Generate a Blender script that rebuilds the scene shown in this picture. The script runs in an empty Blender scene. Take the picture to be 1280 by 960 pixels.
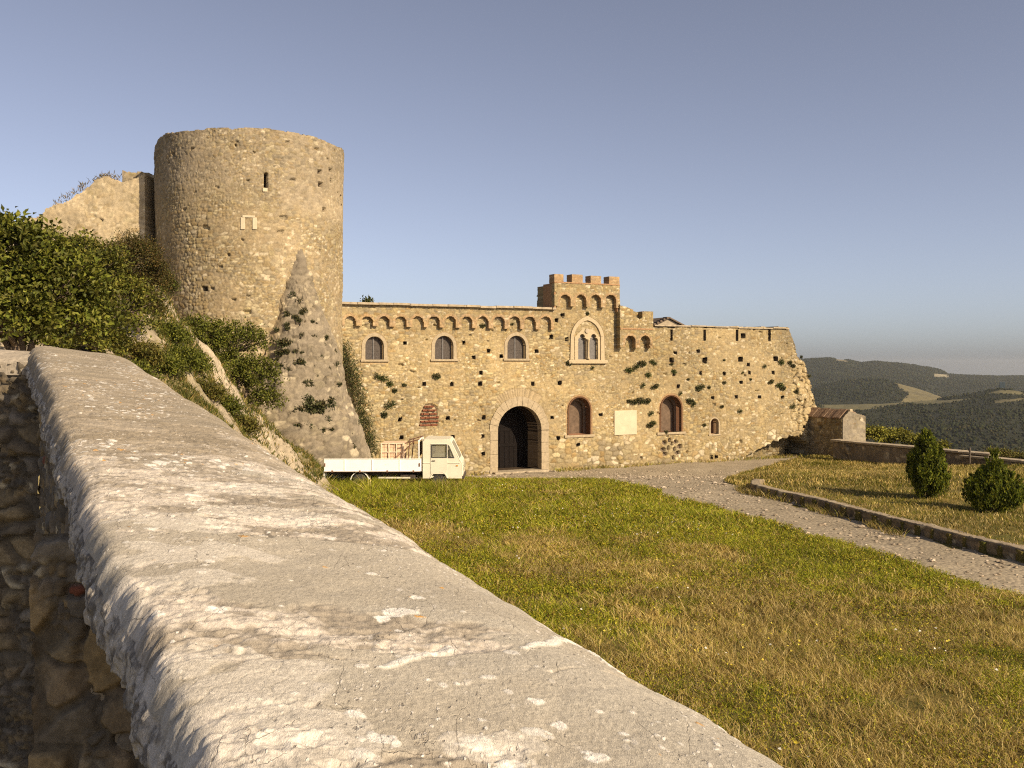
import bpy, math, random
import numpy as np
from mathutils import Vector, Matrix
from mathutils.geometry import tessellate_polygon

random.seed(5)
RNG = np.random.default_rng(7)
SC = bpy.context.scene
COL = SC.collection
R = math.radians

# ---------------------------------------------------------------- camera frame (metres, camera at the origin, level)
F, HX, HY = 1200.0, 640.0, 455.0          # focal length / horizon in photo pixels

def ray(px, py):
    return np.array([(px - HX) / F, 1.0, -(py - HY) / F])

def at_depth(px, py, Y):
    return ray(px, py) * Y

# ---------------------------------------------------------------- numpy noise
def _h(ix, iy, seed):
    a = (ix.astype(np.int64) * 374761393 + iy.astype(np.int64) * 668265263 + seed * 974634777) & 0xFFFFFFFF
    a = ((a ^ (a >> 13)) * 1274126177) & 0xFFFFFFFF
    a = ((a ^ (a >> 16)) * 2246822519) & 0xFFFFFFFF
    a = a ^ (a >> 15)
    return (a & 0xFFFFFF) / float(0x1000000)

def ss(a, b, x):
    t = np.clip((x - a) / (b - a), 0, 1)
    return t * t * (3 - 2 * t)

def vnoise(x, y, seed=0):
    x = np.asarray(x, float); y = np.asarray(y, float)
    ix = np.floor(x); iy = np.floor(y)
    fx = x - ix; fy = y - iy
    fx = fx * fx * fx * (fx * (fx * 6 - 15) + 10); fy = fy * fy * fy * (fy * (fy * 6 - 15) + 10)
    a = _h(ix, iy, seed); b = _h(ix + 1, iy, seed); c = _h(ix, iy + 1, seed); d = _h(ix + 1, iy + 1, seed)
    return a + (b - a) * fx + (c - a) * fy + (a - b - c + d) * fx * fy

def fbm(x, y, octv=4, seed=0, gain=0.5):
    s = 0; a = 1; n = 0
    for k in range(octv):
        s = s + a * vnoise(x * 2 ** k + 17.3 * k, y * 2 ** k - 9.1 * k, seed + k)
        n += a; a *= gain
    return s / n

def voro(x, y, seed=0, jit=0.85):
    x = np.asarray(x, float); y = np.asarray(y, float)
    ix = np.floor(x); iy = np.floor(y)
    f1 = np.full(x.shape, 9.0); f2 = np.full(x.shape, 9.0)
    ci = np.zeros(x.shape); cj = np.zeros(x.shape)
    dxm = np.zeros(x.shape); dym = np.zeros(x.shape)
    for dj in (-1, 0, 1):
        for di in (-1, 0, 1):
            jx = ix + di; jy = iy + dj
            px = jx + 0.5 + jit * (_h(jx, jy, seed) - 0.5)
            py = jy + 0.5 + jit * (_h(jx, jy, seed + 1) - 0.5)
            dx = x - px; dy = y - py
            d = np.maximum(np.sqrt(dx * dx + dy * dy) * 0.6, np.maximum(abs(dx), abs(dy))) * 0.5 + 0.5 * np.sqrt(dx * dx + dy * dy)
            cl = d < f1
            f2 = np.where(cl, f1, np.minimum(f2, d))
            ci = np.where(cl, jx, ci); cj = np.where(cl, jy, cj)
            dxm = np.where(cl, dx, dxm); dym = np.where(cl, dy, dym)
            f1 = np.where(cl, d, f1)
    return f1, f2 - f1, ci, cj, dxm, dym

def mixc(a, b, t):
    a = np.asarray(a, float); b = np.asarray(b, float)
    return a * (1 - t[..., None]) + b * t[..., None]

# ---------------------------------------------------------------- masonry: relief (m) and colour of every stone
PAL_CASTLE = np.array([(.34, .25, .115), (.32, .24, .125), (.285, .225, .13), (.37, .28, .135), (.30, .20, .085), (.26, .205, .125), (.45, .36, .20), (.32, .255, .14)])
PAL_TOWER = np.array([(.33, .245, .12), (.31, .24, .13), (.28, .225, .14), (.345, .27, .14), (.285, .205, .10), (.265, .215, .135), (.44, .36, .215)])
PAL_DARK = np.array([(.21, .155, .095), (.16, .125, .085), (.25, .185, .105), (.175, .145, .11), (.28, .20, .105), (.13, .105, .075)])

def masonry(u, v, sw, sh, seed, pal, mortar, relief=.045, smear=.5, jit=.8, holes=.006, pale=.1):
    wx = (fbm(u * 1.7, v * 1.7, 3, seed + 50) - .5) * 1.1
    wy = (fbm(u * 1.7 + 40, v * 1.7, 3, seed + 60) - .5) * 1.1
    x = u / sw + wx; y = v / sh + wy
    big = voro(x, y, seed, jit)
    sm = voro(x * 1.75 + 3.3, y * 1.55 + 8.1, seed + 9, jit)
    m = vnoise(u * 1.1 + 5, v * 1.4, seed + 20) > .52
    e = np.where(m, sm[1] * .8, big[1]); ci = np.where(m, sm[2] + 1000, big[2]); cj = np.where(m, sm[3], big[3])
    dx = np.where(m, sm[4], big[4]); dy = np.where(m, sm[5], big[5])
    h1 = _h(ci, cj, seed + 31); h2 = _h(ci, cj, seed + 32); h3 = _h(ci, cj, seed + 33); h4 = _h(ci, cj, seed + 34)
    st = ss(.05, .24, e)                                     # 0 joint, 1 stone
    sme = ss(smear - .22, smear + .22, fbm(u * .75, v * .75, 4, seed + 70) * .7 + .3 * h4) # mortar smeared over the stones
    fine = fbm(u * 9, v * 9, 3, seed + 80) - .5
    hgt = relief * st * (.45 + .55 * h1) + st * relief * .9 * ((h2 - .5) * dx + (h3 - .5) * dy)
    hgt = hgt * (1 - .72 * sme) + relief * .5 * sme * .9 + fine * .022
    miss = (h4 < holes) & (e > .1)
    hgt = np.where(miss, -.09, hgt)
    c = pal[(h2 * len(pal)).astype(int) % len(pal)] * (.84 + .31 * h3)[..., None]
    c = c * np.array((.885, .905, .90))
    c = np.where((h4 > 1 - pale)[..., None], np.array((.49, .415, .275)) * (.85 + .3 * h3)[..., None], c)
    mo = np.array((.90, .925, .97)) * np.asarray(mortar) * (.8 + .4 * fbm(u * 4, v * 4, 3, seed + 90))[..., None]
    c = mixc(c, mo * .80, (1 - st) * .85)
    c = mixc(c, mo * 1.30, np.clip(sme * .72 * (1 - .55 * (h4 > 1 - pale)), 0, 1))
    gz = ss(.42, .64, fbm(u * .30 + 7, v * .36, 4, seed + 110)); c = mixc(c, c * np.array((.96, .97, 1.0)), gz)
    c = c * (.76 + .48 * fbm(u * .33, v * .33, 4, seed + 100))[..., None] * (1 + .5 * fine)[..., None]
    return hgt, c

# ---------------------------------------------------------------- mesh builders
def link(o, parent=None):
    COL.objects.link(o)
    if parent is not None:
        o.parent = parent
    return o

def mesh_np(name, V, Q=None, T=None, col=None, mat=None, parent=None, smooth=True):
    V = np.asarray(V, np.float32).reshape(-1, 3)
    me = bpy.data.meshes.new(name)
    parts = []; starts = []; n = 0
    for A, k in ((Q, 4), (T, 3)):
        if A is not None and len(A):
            A = np.asarray(A, np.int32).reshape(-1, k)
            parts.append(A.ravel()); starts.append(n + np.arange(len(A)) * k); n += A.size
    loops = np.concatenate(parts); st = np.concatenate(starts).astype(np.int32)
    me.vertices.add(len(V)); me.vertices.foreach_set('co', V.ravel())
    me.loops.add(len(loops)); me.loops.foreach_set('vertex_index', loops)
    me.polygons.add(len(st)); me.polygons.foreach_set('loop_start', st)
    me.polygons.foreach_set('use_smooth', np.full(len(st), bool(smooth)))
    me.update(calc_edges=True)
    if col is not None:
        c = np.ones((len(V), 4), np.float32); c[:, :3] = np.clip(np.asarray(col).reshape(-1, 3), 0, 1)
        at = me.attributes.new('Col', 'FLOAT_COLOR', 'POINT'); at.data.foreach_set('color', c.ravel())
    if mat is not None:
        me.materials.append(mat)
    return link(bpy.data.objects.new(name, me), parent)

def grid_mesh(name, P, col=None, fm=None, skirt=None, mat=None, parent=None, smooth=True):
    nv, nu = P.shape[:2]
    if fm is None:
        fm = np.ones((nv - 1, nu - 1), bool)
    idx = np.arange(nv * nu).reshape(nv, nu)
    Q = np.stack([idx[:-1, :-1], idx[:-1, 1:], idx[1:, 1:], idx[1:, :-1]], -1)[fm]
    V = P.reshape(-1, 3); C = None if col is None else col.reshape(-1, 3)
    extra_v = []; extra_c = []; extra_q = []
    if skirt is not None:
        pad = np.zeros((nv + 1, nu + 1), bool); pad[1:-1, 1:-1] = fm
        he = pad[:-1, 1:-1] ^ pad[1:, 1:-1]          # edge (i,j)-(i,j+1)
        ve = pad[1:-1, :-1] ^ pad[1:-1, 1:]          # edge (i,j)-(i+1,j)
        a = np.concatenate([idx[:, :-1][he], idx[:-1, :][ve]]); b = np.concatenate([idx[:, 1:][he], idx[1:, :][ve]])
        S = np.broadcast_to(np.asarray(skirt, float), P.shape).reshape(-1, 3)
        n = len(V); m = len(a)
        extra_v = [V[a], V[b], V[b] + S[b], V[a] + S[a]]
        if C is not None:
            extra_c = [C[a], C[b], C[b], C[a]]
        k = np.arange(m)
        extra_q = np.stack([n + k, n + m + k, n + 2 * m + k, n + 3 * m + k], -1)
        V = np.concatenate([V] + extra_v); Q = np.concatenate([Q, extra_q])
        if C is not None:
            C = np.concatenate([C] + extra_c)
    used = np.unique(Q); remap = np.full(len(V), -1, np.int64); remap[used] = np.arange(len(used))
    return mesh_np(name, V[used], Q=remap[Q], col=None if C is None else C[used], mat=mat, parent=parent, smooth=smooth)

class MB:
    def __init__(s): s.v = []; s.f = []
    def add(s, vs, fs):
        n = len(s.v); s.v += [tuple(map(float, p)) for p in vs]; s.f += [tuple(n + i for i in f) for f in fs]; return s
    def box(s, x0, x1, y0, y1, z0, z1):
        return s.add([(x0, y0, z0), (x1, y0, z0), (x1, y1, z0), (x0, y1, z0), (x0, y0, z1), (x1, y0, z1), (x1, y1, z1), (x0, y1, z1)],
                     [(0, 3, 2, 1), (4, 5, 6, 7), (0, 1, 5, 4), (1, 2, 6, 5), (2, 3, 7, 6), (3, 0, 4, 7)])
    def plate(s, loops, y0, y1, axis='y'):
        """polygon with holes in (x, z), extruded from y0 to y1"""
        flat = [p for L in loops for p in L]
        tr = tessellate_polygon([[Vector((p[0], p[1], 0)) for p in L] for L in loops])
        n = len(flat)
        mk = (lambda p, y: (p[0], y, p[1])) if axis == 'y' else (lambda p, y: (y, p[0], p[1])) if axis == 'x' else (lambda p, y: (p[0], p[1], y))
        vs = [mk(p, y0) for p in flat] + [mk(p, y1) for p in flat]
        fs = [tuple(t) for t in tr] + [tuple(n + i for i in reversed(t)) for t in tr]
        k = 0
        for L in loops:
            m = len(L)
            for i in range(m):
                a = k + i; b = k + (i + 1) % m
                fs.append((a, b, n + b, n + a))
            k += m
        return s.add(vs, fs)
    def tube(s, p0, p1, r0, r1=None, n=8, cap=True):
        r1 = r0 if r1 is None else r1
        p0 = Vector(p0); p1 = Vector(p1); d = (p1 - p0).normalized()
        a = d.cross(Vector((0, 0, 1)) if abs(d.z) < .9 else Vector((1, 0, 0))).normalized(); b = d.cross(a)
        vs = []
        for p, r in ((p0, r0), (p1, r1)):
            for i in range(n):
                t = 2 * math.pi * i / n; vs.append(p + a * (r * math.cos(t)) + b * (r * math.sin(t)))
        fs = [(i, (i + 1) % n, n + (i + 1) % n, n + i) for i in range(n)]
        if cap: fs += [tuple(range(n))[::-1], tuple(range(n, 2 * n))]
        return s.add(vs, fs)
    def lathe(s, prof, c=(0, 0, 0), n=20, axis='z'):
        vs = []; fs = []
        for (r, h) in prof:
            for i in range(n):
                t = 2 * math.pi * i / n; x, y = r * math.cos(t), r * math.sin(t)
                vs.append((c[0] + x, c[1] + y, c[2] + h) if axis == 'z' else (c[0] + x, c[1] + h, c[2] + y))
        m = len(prof)
        for k in range(m - 1):
            for i in range(n):
                fs.append((k * n + i, k * n + (i + 1) % n, (k + 1) * n + (i + 1) % n, (k + 1) * n + i))
        fs += [tuple(range(n))[::-1], tuple(range((m - 1) * n, m * n))]
        return s.add(vs, fs)
    def build(s, name, mat, parent=None, bevel=0, smooth=False):
        me = bpy.data.meshes.new(name); me.from_pydata(s.v, [], s.f); me.update()
        me.materials.append(mat)
        o = link(bpy.data.objects.new(name, me), parent)
        if smooth:
            me.polygons.foreach_set('use_smooth', [True] * len(me.polygons))
        if bevel:
            b = o.modifiers.new('bevel', 'BEVEL'); b.width = bevel; b.segments = 2; b.limit_method = 'ANGLE'
        return o

def tag(o, label=None, cat=None, group=None, kind=None):
    if label: o['label'] = label
    if cat: o['category'] = cat
    if group: o['group'] = group
    if kind: o['kind'] = kind
    return o

def thing(name, label, cat, loc=(0, 0, 0), rotz=0, group=None):
    o = link(bpy.data.objects.new(name, None)); o.empty_display_size = .3
    o.location = loc; o.rotation_euler = (0, 0, rotz)
    return tag(o, label, cat, group, 'thing')

# ---------------------------------------------------------------- materials
def nodes(name):
    m = bpy.data.materials.new(name); m.use_nodes = True
    t = m.node_tree; b = t.nodes['Principled BSDF']
    b.inputs['Specular IOR Level'].default_value = .25
    return m, t, b

def noise(t, scale, detail=4, rough=.55, coord='Object', vec=None):
    n = t.nodes.new('ShaderNodeTexNoise'); n.inputs['Scale'].default_value = scale
    n.inputs['Detail'].default_value = detail; n.inputs['Roughness'].default_value = rough
    if vec is None:
        tc = t.nodes.new('ShaderNodeTexCoord'); vec = tc.outputs[coord]
    t.links.new(vec, n.inputs['Vector'])
    return n.outputs['Fac']

def ramp(t, fac, stops):
    r = t.nodes.new('ShaderNodeValToRGB'); e = r.color_ramp.elements
    while len(e) < len(stops): e.new(.5)
    for k, (p, c) in enumerate(stops):
        e[k].position = p; e[k].color = (c[0], c[1], c[2], 1)
    t.links.new(fac, r.inputs['Fac']); return r.outputs['Color']

def mixn(t, a, b, fac, mode='MIX'):
    m = t.nodes.new('ShaderNodeMix'); m.data_type = 'RGBA'; m.blend_type = mode
    for s, k in ((fac, 'Factor'),):
        if hasattr(s, 'is_output'): t.links.new(s, m.inputs[0])
        else: m.inputs[0].default_value = s
    for s, i in ((a, 6), (b, 7)):
        if hasattr(s, 'is_output'): t.links.new(s, m.inputs[i])
        else: m.inputs[i].default_value = (*s, 1)
    return m.outputs[2]

def bump(t, b, h, strength=.5, dist=.01):
    n = t.nodes.new('ShaderNodeBump'); n.inputs['Strength'].default_value = strength; n.inputs['Distance'].default_value = dist
    t.links.new(h, n.inputs['Height']); t.links.new(n.outputs['Normal'], b.inputs['Normal'])

def attr_mat(name, sc=25, amt=.35, rough=.95, bd=.012, bs=.7, spec=.15):
    m, t, b = nodes(name)
    a = t.nodes.new('ShaderNodeAttribute'); a.attribute_name = 'Col'
    n = noise(t, sc, 5, .65)
    c = ramp(t, n, [(.25, (1 - amt,) * 3), (.75, (1 + amt,) * 3)])
    t.links.new(mixn(t, a.outputs['Color'], c, 1.0, 'MULTIPLY'), b.inputs['Base Color'])
    b.inputs['Roughness'].default_value = rough; b.inputs['Specular IOR Level'].default_value = spec
    if bd: bump(t, b, n, bs, bd)
    return m

def plain(name, c, rough=.6, metal=0, sc=12, amt=.12, bd=.0, spec=.3, wear=None):
    m, t, b = nodes(name)
    n = noise(t, sc, 5, .6)
    k = ramp(t, n, [(.3, tuple(x * (1 - amt) for x in c)), (.7, tuple(min(1, x * (1 + amt)) for x in c))])
    if wear:
        w = noise(t, wear[1], 6, .7)
        f = ramp(t, w, [(wear[2], (0, 0, 0)), (wear[2] + .06, (1, 1, 1))])
        k = mixn(t, k, wear[0], f)
    t.links.new(k, b.inputs['Base Color'])
    b.inputs['Roughness'].default_value = rough; b.inputs['Metallic'].default_value = metal
    b.inputs['Specular IOR Level'].default_value = spec
    if bd: bump(t, b, n, .6, bd)
    return m

def leaf_mat(name, trans=.3):
    m, t, b = nodes(name)
    a = t.nodes.new('ShaderNodeAttribute'); a.attribute_name = 'Col'
    t.links.new(a.outputs['Color'], b.inputs['Base Color'])
    b.inputs['Roughness'].default_value = .6; b.inputs['Specular IOR Level'].default_value = .2
    tr = t.nodes.new('ShaderNodeBsdfTranslucent'); t.links.new(a.outputs['Color'], tr.inputs['Color'])
    mx = t.nodes.new('ShaderNodeMixShader'); mx.inputs[0].default_value = trans
    t.links.new(b.outputs[0], mx.inputs[1]); t.links.new(tr.outputs[0], mx.inputs[2])
    t.links.new(mx.outputs[0], t.nodes['Material Output'].inputs['Surface'])
    return m

M = {}
M['stone'] = attr_mat('weathered rubble stone', 22, .28)
M['stone_far'] = attr_mat('distant rubble stone', 6, .2, bd=.03)
def coping_mat():
    m, t, b = nodes('lichened lime mortar'); b.inputs['Roughness'].default_value = .95; b.inputs['Specular IOR Level'].default_value = .12
    a = t.nodes.new('ShaderNodeAttribute'); a.attribute_name = 'Col'
    tc = t.nodes.new('ShaderNodeTexCoord'); mp = t.nodes.new('ShaderNodeMapping'); mp.inputs['Rotation'].default_value = (0, 0, R(-117.9 + 180)); mp.inputs['Scale'].default_value = (1.9, .8, 1.2)
    t.links.new(tc.outputs['Object'], mp.inputs['Vector']); v = mp.outputs[0]
    def math_(op, x, y):
        n = t.nodes.new('ShaderNodeMath'); n.operation = op; n.use_clamp = op != 'SUBTRACT'
        for k, s in enumerate((x, y)):
            if hasattr(s, 'is_output'): t.links.new(s, n.inputs[k])
            else: n.inputs[k].default_value = s
        return n.outputs[0]
    def vor(scale, thr_c, r0, r1):
        n = t.nodes.new('ShaderNodeTexVoronoi'); n.inputs['Scale'].default_value = scale; t.links.new(wv, n.inputs['Vector'])
        sx = t.nodes.new('ShaderNodeSeparateColor'); t.links.new(n.outputs['Color'], sx.inputs[0])
        d = ramp(t, n.outputs['Distance'], [(r0, (1, 1, 1)), (r1, (0, 0, 0))]); c = ramp(t, sx.outputs[0], [(thr_c, (0, 0, 0)), (thr_c + .02, (1, 1, 1))])
        return math_('MULTIPLY', d, c)
    wn = t.nodes.new('ShaderNodeTexNoise'); wn.inputs['Scale'].default_value = 45; wn.inputs['Detail'].default_value = 3; t.links.new(v, wn.inputs['Vector'])
    va = t.nodes.new('ShaderNodeVectorMath'); va.operation = 'MULTIPLY_ADD'; va.inputs[1].default_value = (.022, .022, .022); t.links.new(wn.outputs['Color'], va.inputs[0]); t.links.new(v, va.inputs[2]); wv = va.outputs[0]
    zone = ramp(t, noise(t, 2.6, 4, .6, vec=v), [(.44, (0, 0, 0)), (.60, (1, 1, 1))])
    fine = noise(t, 330, 4, .7, vec=v); mid = noise(t, 70, 5, .7, vec=v)
    c = mixn(t, a.outputs['Color'], ramp(t, fine, [(.25, (.66,) * 3), (.5, (1,) * 3), (.75, (1.34,) * 3)]), 1.0, 'MULTIPLY')
    c = mixn(t, c, ramp(t, mid, [(.28, (.70, .69, .68)), (.5, (1,) * 3), (.72, (1.22,) * 3)]), .8, 'MULTIPLY')
    chips = math_('MULTIPLY', math_('MAXIMUM', vor(26, .76, .20, .32), vor(70, .78, .22, .34)), math_('ADD', zone, .12))
    c = mixn(t, c, (.66, .61, .53), chips)
    dark = math_('MULTIPLY', vor(60, .82, .16, .28), math_('ADD', zone, .25)); c = mixn(t, c, (.13, .11, .09), math_('MULTIPLY', dark, .75))
    ln = t.nodes.new('ShaderNodeTexVoronoi'); ln.feature = 'DISTANCE_TO_EDGE'; ln.inputs['Scale'].default_value = 7; t.links.new(wv, ln.inputs['Vector'])
    ck = math_('MULTIPLY', ramp(t, ln.outputs['Distance'], [(.002, (1, 1, 1)), (.008, (0, 0, 0))]), ramp(t, noise(t, 5, 3, .6, vec=v), [(.52, (0, 0, 0)), (.58, (1, 1, 1))]))
    c = mixn(t, c, (.16, .13, .10), math_('MULTIPLY', ck, .5))
    t.links.new(c, b.inputs['Base Color'])
    h = math_('ADD', math_('MULTIPLY', fine, .35), math_('MULTIPLY', mid, .5)); h = math_('SUBTRACT', h, math_('MULTIPLY', math_('MAXIMUM', dark, ck), .6)); h = math_('ADD', h, math_('MULTIPLY', chips, .3))
    bump(t, b, h, .9, .0038)
    return m
M['coping'] = coping_mat()
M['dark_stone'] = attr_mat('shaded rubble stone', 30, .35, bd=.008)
M['rock'] = attr_mat('rock and soil', 7, .4, bd=.06, bs=1)
M['limestone'] = plain('dressed limestone', (.33, .265, .17), .9, sc=9, amt=.2, bd=.01, spec=.15)
M['pale_stone'] = plain('pale dressed stone', (.40, .32, .20), .9, sc=14, amt=.14, bd=.006, spec=.15)
M['plaque'] = plain('cream stone slab', (.50, .42, .285), .85, sc=3, amt=.08, spec=.15)
M['shutter'] = plain('weathered grey shutter', (.075, .062, .052), .8, sc=16, amt=.4, spec=.2)
M['pane'] = plain('dusty grey pane', (.125, .115, .105), .55, sc=10, amt=.25, spec=.3)
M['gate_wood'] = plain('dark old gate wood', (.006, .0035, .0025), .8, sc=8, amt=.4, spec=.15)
M['niche'] = plain('brown render in window recess', (.13, .09, .06), .9, sc=6, amt=.3, spec=.1)
M['red_brick'] = plain('red brick', (.17, .065, .035), .9, sc=25, amt=.4, bd=.006, spec=.1)
M['brown_brick'] = plain('brown old brick', (.125, .068, .037), .9, sc=22, amt=.4, bd=.006, spec=.1)
M['orange_brick'] = plain('weathered brick', (.31, .185, .095), .9, sc=14, amt=.35, bd=.012, spec=.1)
M['tile'] = plain('old clay roof tile', (.225, .15, .095), .9, sc=9, amt=.45, bd=.02, spec=.1)
M['coping_stone'] = plain('grey coping stone', (.33, .27, .185), .95, sc=5, amt=.3, bd=.02, spec=.1)
M['render'] = plain('weathered grey render', (.33, .27, .185), .95, sc=3.5, amt=.3, bd=.02, spec=.1)
M['white_paint'] = plain('chalky white paint', (.86, .84, .78), .45, sc=5, amt=.05, spec=.35, wear=((.33, .17, .08), 9, .66))
M['cream_paint'] = plain('faded cream paint', (.66, .61, .47), .4, sc=3, amt=.06, spec=.4, wear=((.40, .25, .12), 11, .70))
M['black_rubber'] = plain('dusty rubber', (.045, .042, .038), .85, sc=20, amt=.3)
M['dark_metal'] = plain('dark chassis metal', (.06, .045, .035), .7, sc=10, amt=.4)
M['steel'] = plain('dull wheel steel', (.30, .27, .22), .55, sc=10, amt=.3)
M['rust_metal'] = plain('rusty bar', (.16, .08, .05), .8, sc=20, amt=.4)
M['seat'] = plain('dark vinyl seat', (.06, .05, .045), .7)
M['lamp_lens'] = plain('amber lamp lens', (.55, .22, .03), .25, spec=.5)
M['bark'] = plain('grey brown bark', (.14, .105, .075), .95, sc=14, amt=.4, bd=.01, spec=.1)
M['post'] = plain('dark weathered post', (.09, .07, .05), .9)
M['crate'] = plain('orange brown hollow tile', (.70, .49, .32), .85, sc=14, amt=.22, spec=.1)
M['crate_pale'] = plain('pale lath', (.74, .60, .42), .85, sc=14, amt=.15, spec=.1)
M['billboard'] = plain('blue grey sheet', (.012, .026, .036), .8, sc=.4, amt=.2)
M['leaf'] = leaf_mat('broad leaves', .22)
M['needle'] = leaf_mat('conifer sprays', .3)
M['grass'] = leaf_mat('grass blades', .35)
def glass_mat():
    m, t, b = nodes('dusty window glass')
    b.inputs['Base Color'].default_value = (.85, .88, .85, 1); b.inputs['Roughness'].default_value = .05
    tr = t.nodes.new('ShaderNodeBsdfTransparent'); tr.inputs[0].default_value = (.8, .82, .78, 1)
    gl = t.nodes.new('ShaderNodeBsdfGlossy'); gl.inputs['Roughness'].default_value = .08
    df = t.nodes.new('ShaderNodeBsdfDiffuse'); df.inputs[0].default_value = (.6, .55, .45, 1)
    m1 = t.nodes.new('ShaderNodeMixShader'); m1.inputs[0].default_value = .22
    t.links.new(tr.outputs[0], m1.inputs[1]); t.links.new(df.outputs[0], m1.inputs[2])
    m2 = t.nodes.new('ShaderNodeMixShader'); m2.inputs[0].default_value = .08
    t.links.new(m1.outputs[0], m2.inputs[1]); t.links.new(gl.outputs[0], m2.inputs[2])
    t.links.new(m2.outputs[0], t.nodes['Material Output'].inputs['Surface'])
    return m
M['glass'] = glass_mat()
# ================================================================ light, sky, camera
AZ, EL = 51.0, 30.0                          # sun: degrees to the right of straight behind the camera, elevation
SUN = Vector((math.sin(R(AZ)) * math.cos(R(EL)), -math.cos(R(AZ)) * math.cos(R(EL)), math.sin(R(EL))))
w = bpy.data.worlds.new('World'); SC.world = w; w.use_nodes = True
bg = w.node_tree.nodes['Background']; sky = w.node_tree.nodes.new('ShaderNodeTexSky')
sky.sky_type = 'NISHITA'; sky.sun_disc = False; sky.sun_elevation = R(EL); sky.sun_rotation = math.atan2(SUN.x, SUN.y)
sky.air_density = .6; sky.dust_density = 2.1; sky.ozone_density = 6.0; sky.altitude = 600
hs_ = w.node_tree.nodes.new('ShaderNodeHueSaturation'); hs_.inputs['Saturation'].default_value = .74      # hazy, washed-out summer air
wm = w.node_tree.nodes.new('ShaderNodeMix'); wm.data_type = 'RGBA'; wm.blend_type = 'MULTIPLY'; wm.inputs[0].default_value = 1; wm.inputs[7].default_value = (1.04, .875, .735, 1)
w.node_tree.links.new(sky.outputs[0], hs_.inputs['Color']); w.node_tree.links.new(hs_.outputs[0], wm.inputs[6])
w.node_tree.links.new(wm.outputs[2], bg.inputs[0]); bg.inputs[1].default_value = .116
sl = bpy.data.lights.new('sun', 'SUN'); sl.energy = 4.4; sl.angle = R(.5); sl.color = (1, .82, .585)
so = link(bpy.data.objects.new('sun', sl)); so.rotation_euler = SUN.to_track_quat('Z', 'Y').to_euler(); so.location = (30, -30, 40)
cam = bpy.data.cameras.new('camera'); co = link(bpy.data.objects.new('camera', cam)); SC.camera = co
co.location = (0, 0, 0); co.rotation_euler = (R(90), 0, 0)
cam.sensor_width = 36; cam.lens = 36 * F / 1280; cam.shift_y = -25 / 1280; cam.clip_start = .05; cam.clip_end = 20000
SC.view_settings.view_transform = 'Standard'; SC.view_settings.look = 'None'; SC.view_settings.exposure = 0.72; SC.view_settings.gamma = 1

# ================================================================ ground
def zg(X, Y):
    return -4.6 - .75 * ss(36, 47, Y) + (fbm(X * .35, Y * .35, 3, 3) - .5) * .16

def G(px, py, off=0.0):
    Y = 30.0
    for _ in range(40):
        z = float(zg(np.array((px - HX) / F * Y), np.array(Y))) + off
        Y = .5 * Y + .5 * min(90, -z * F / (py - HY))
    return (px - HX) / F * Y, Y

def inside(poly, X, Y):
    r = np.zeros(np.shape(X), bool); n = len(poly)
    for i in range(n):
        x0, y0 = poly[i]; x1, y1 = poly[(i + 1) % n]
        if y0 == y1: continue
        c = ((y0 > Y) != (y1 > Y)) & (X < (x1 - x0) * (Y - y0) / (y1 - y0) + x0)
        r ^= c
    return r

def dist_line(pts, X, Y):
    d = np.full(np.shape(X), 1e9)
    for (x0, y0), (x1, y1) in zip(pts[:-1], pts[1:]):
        L2 = (x1 - x0) ** 2 + (y1 - y0) ** 2 + 1e-9
        t = np.clip(((X - x0) * (x1 - x0) + (Y - y0) * (y1 - y0)) / L2, 0, 1)
        d = np.minimum(d, np.hypot(X - x0 - t * (x1 - x0), Y - y0 - t * (y1 - y0)))
    return d

KERB = [G(*p, off=.29) for p in ((946, 599), (938, 601), (940, 606), (955, 610), (1000, 619.5), (1100, 645), (1200, 669), (1280, 688))] 
kx = KERB[-1][0] - KERB[-2][0]; ky = KERB[-1][1] - KERB[-2][1]
KERB += [(KERB[-1][0] + kx * t, KERB[-1][1] + ky * t) for t in (1, 2, 3.2)]
BEDSLOPE = [G(*p) for p in ((938, 612), (905, 603), (922, 594), (960, 583), (990, 575.5))]
PAR_A = (17.9, 53.2); PAR_B = (23.2, 43.5)
pd = np.array(PAR_B) - np.array(PAR_A); pd = pd / np.linalg.norm(pd)
PAR_C = tuple(np.array(PAR_B) + pd * 26)
BED = KERB[2:] + [(PAR_C[0] + 2, PAR_C[1])] + [PAR_B, PAR_A, (18.2, 56)] + BEDSLOPE[::-1]
ROADL = [G(*p) for p in ((395, 603), (560, 602), (640, 599), (700, 598), (745, 599.5), (790, 609), (830, 622), (900, 640), (960, 657), (1000, 668), (1100, 697), (1200, 731), (1280, 752))]
rx = ROADL[-1][0] - ROADL[-2][0]; ry = ROADL[-1][1] - ROADL[-2][1]
ROADL += [(ROADL[-1][0] + rx * t, ROADL[-1][1] + ry * t) for t in (1, 2, 3)]
ROAD = ROADL + [(KERB[-1][0] + .4, KERB[-1][1])] + KERB[::-1][:-2] + BEDSLOPE + [(17.5, 57.0), (-9, 43)]

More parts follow.
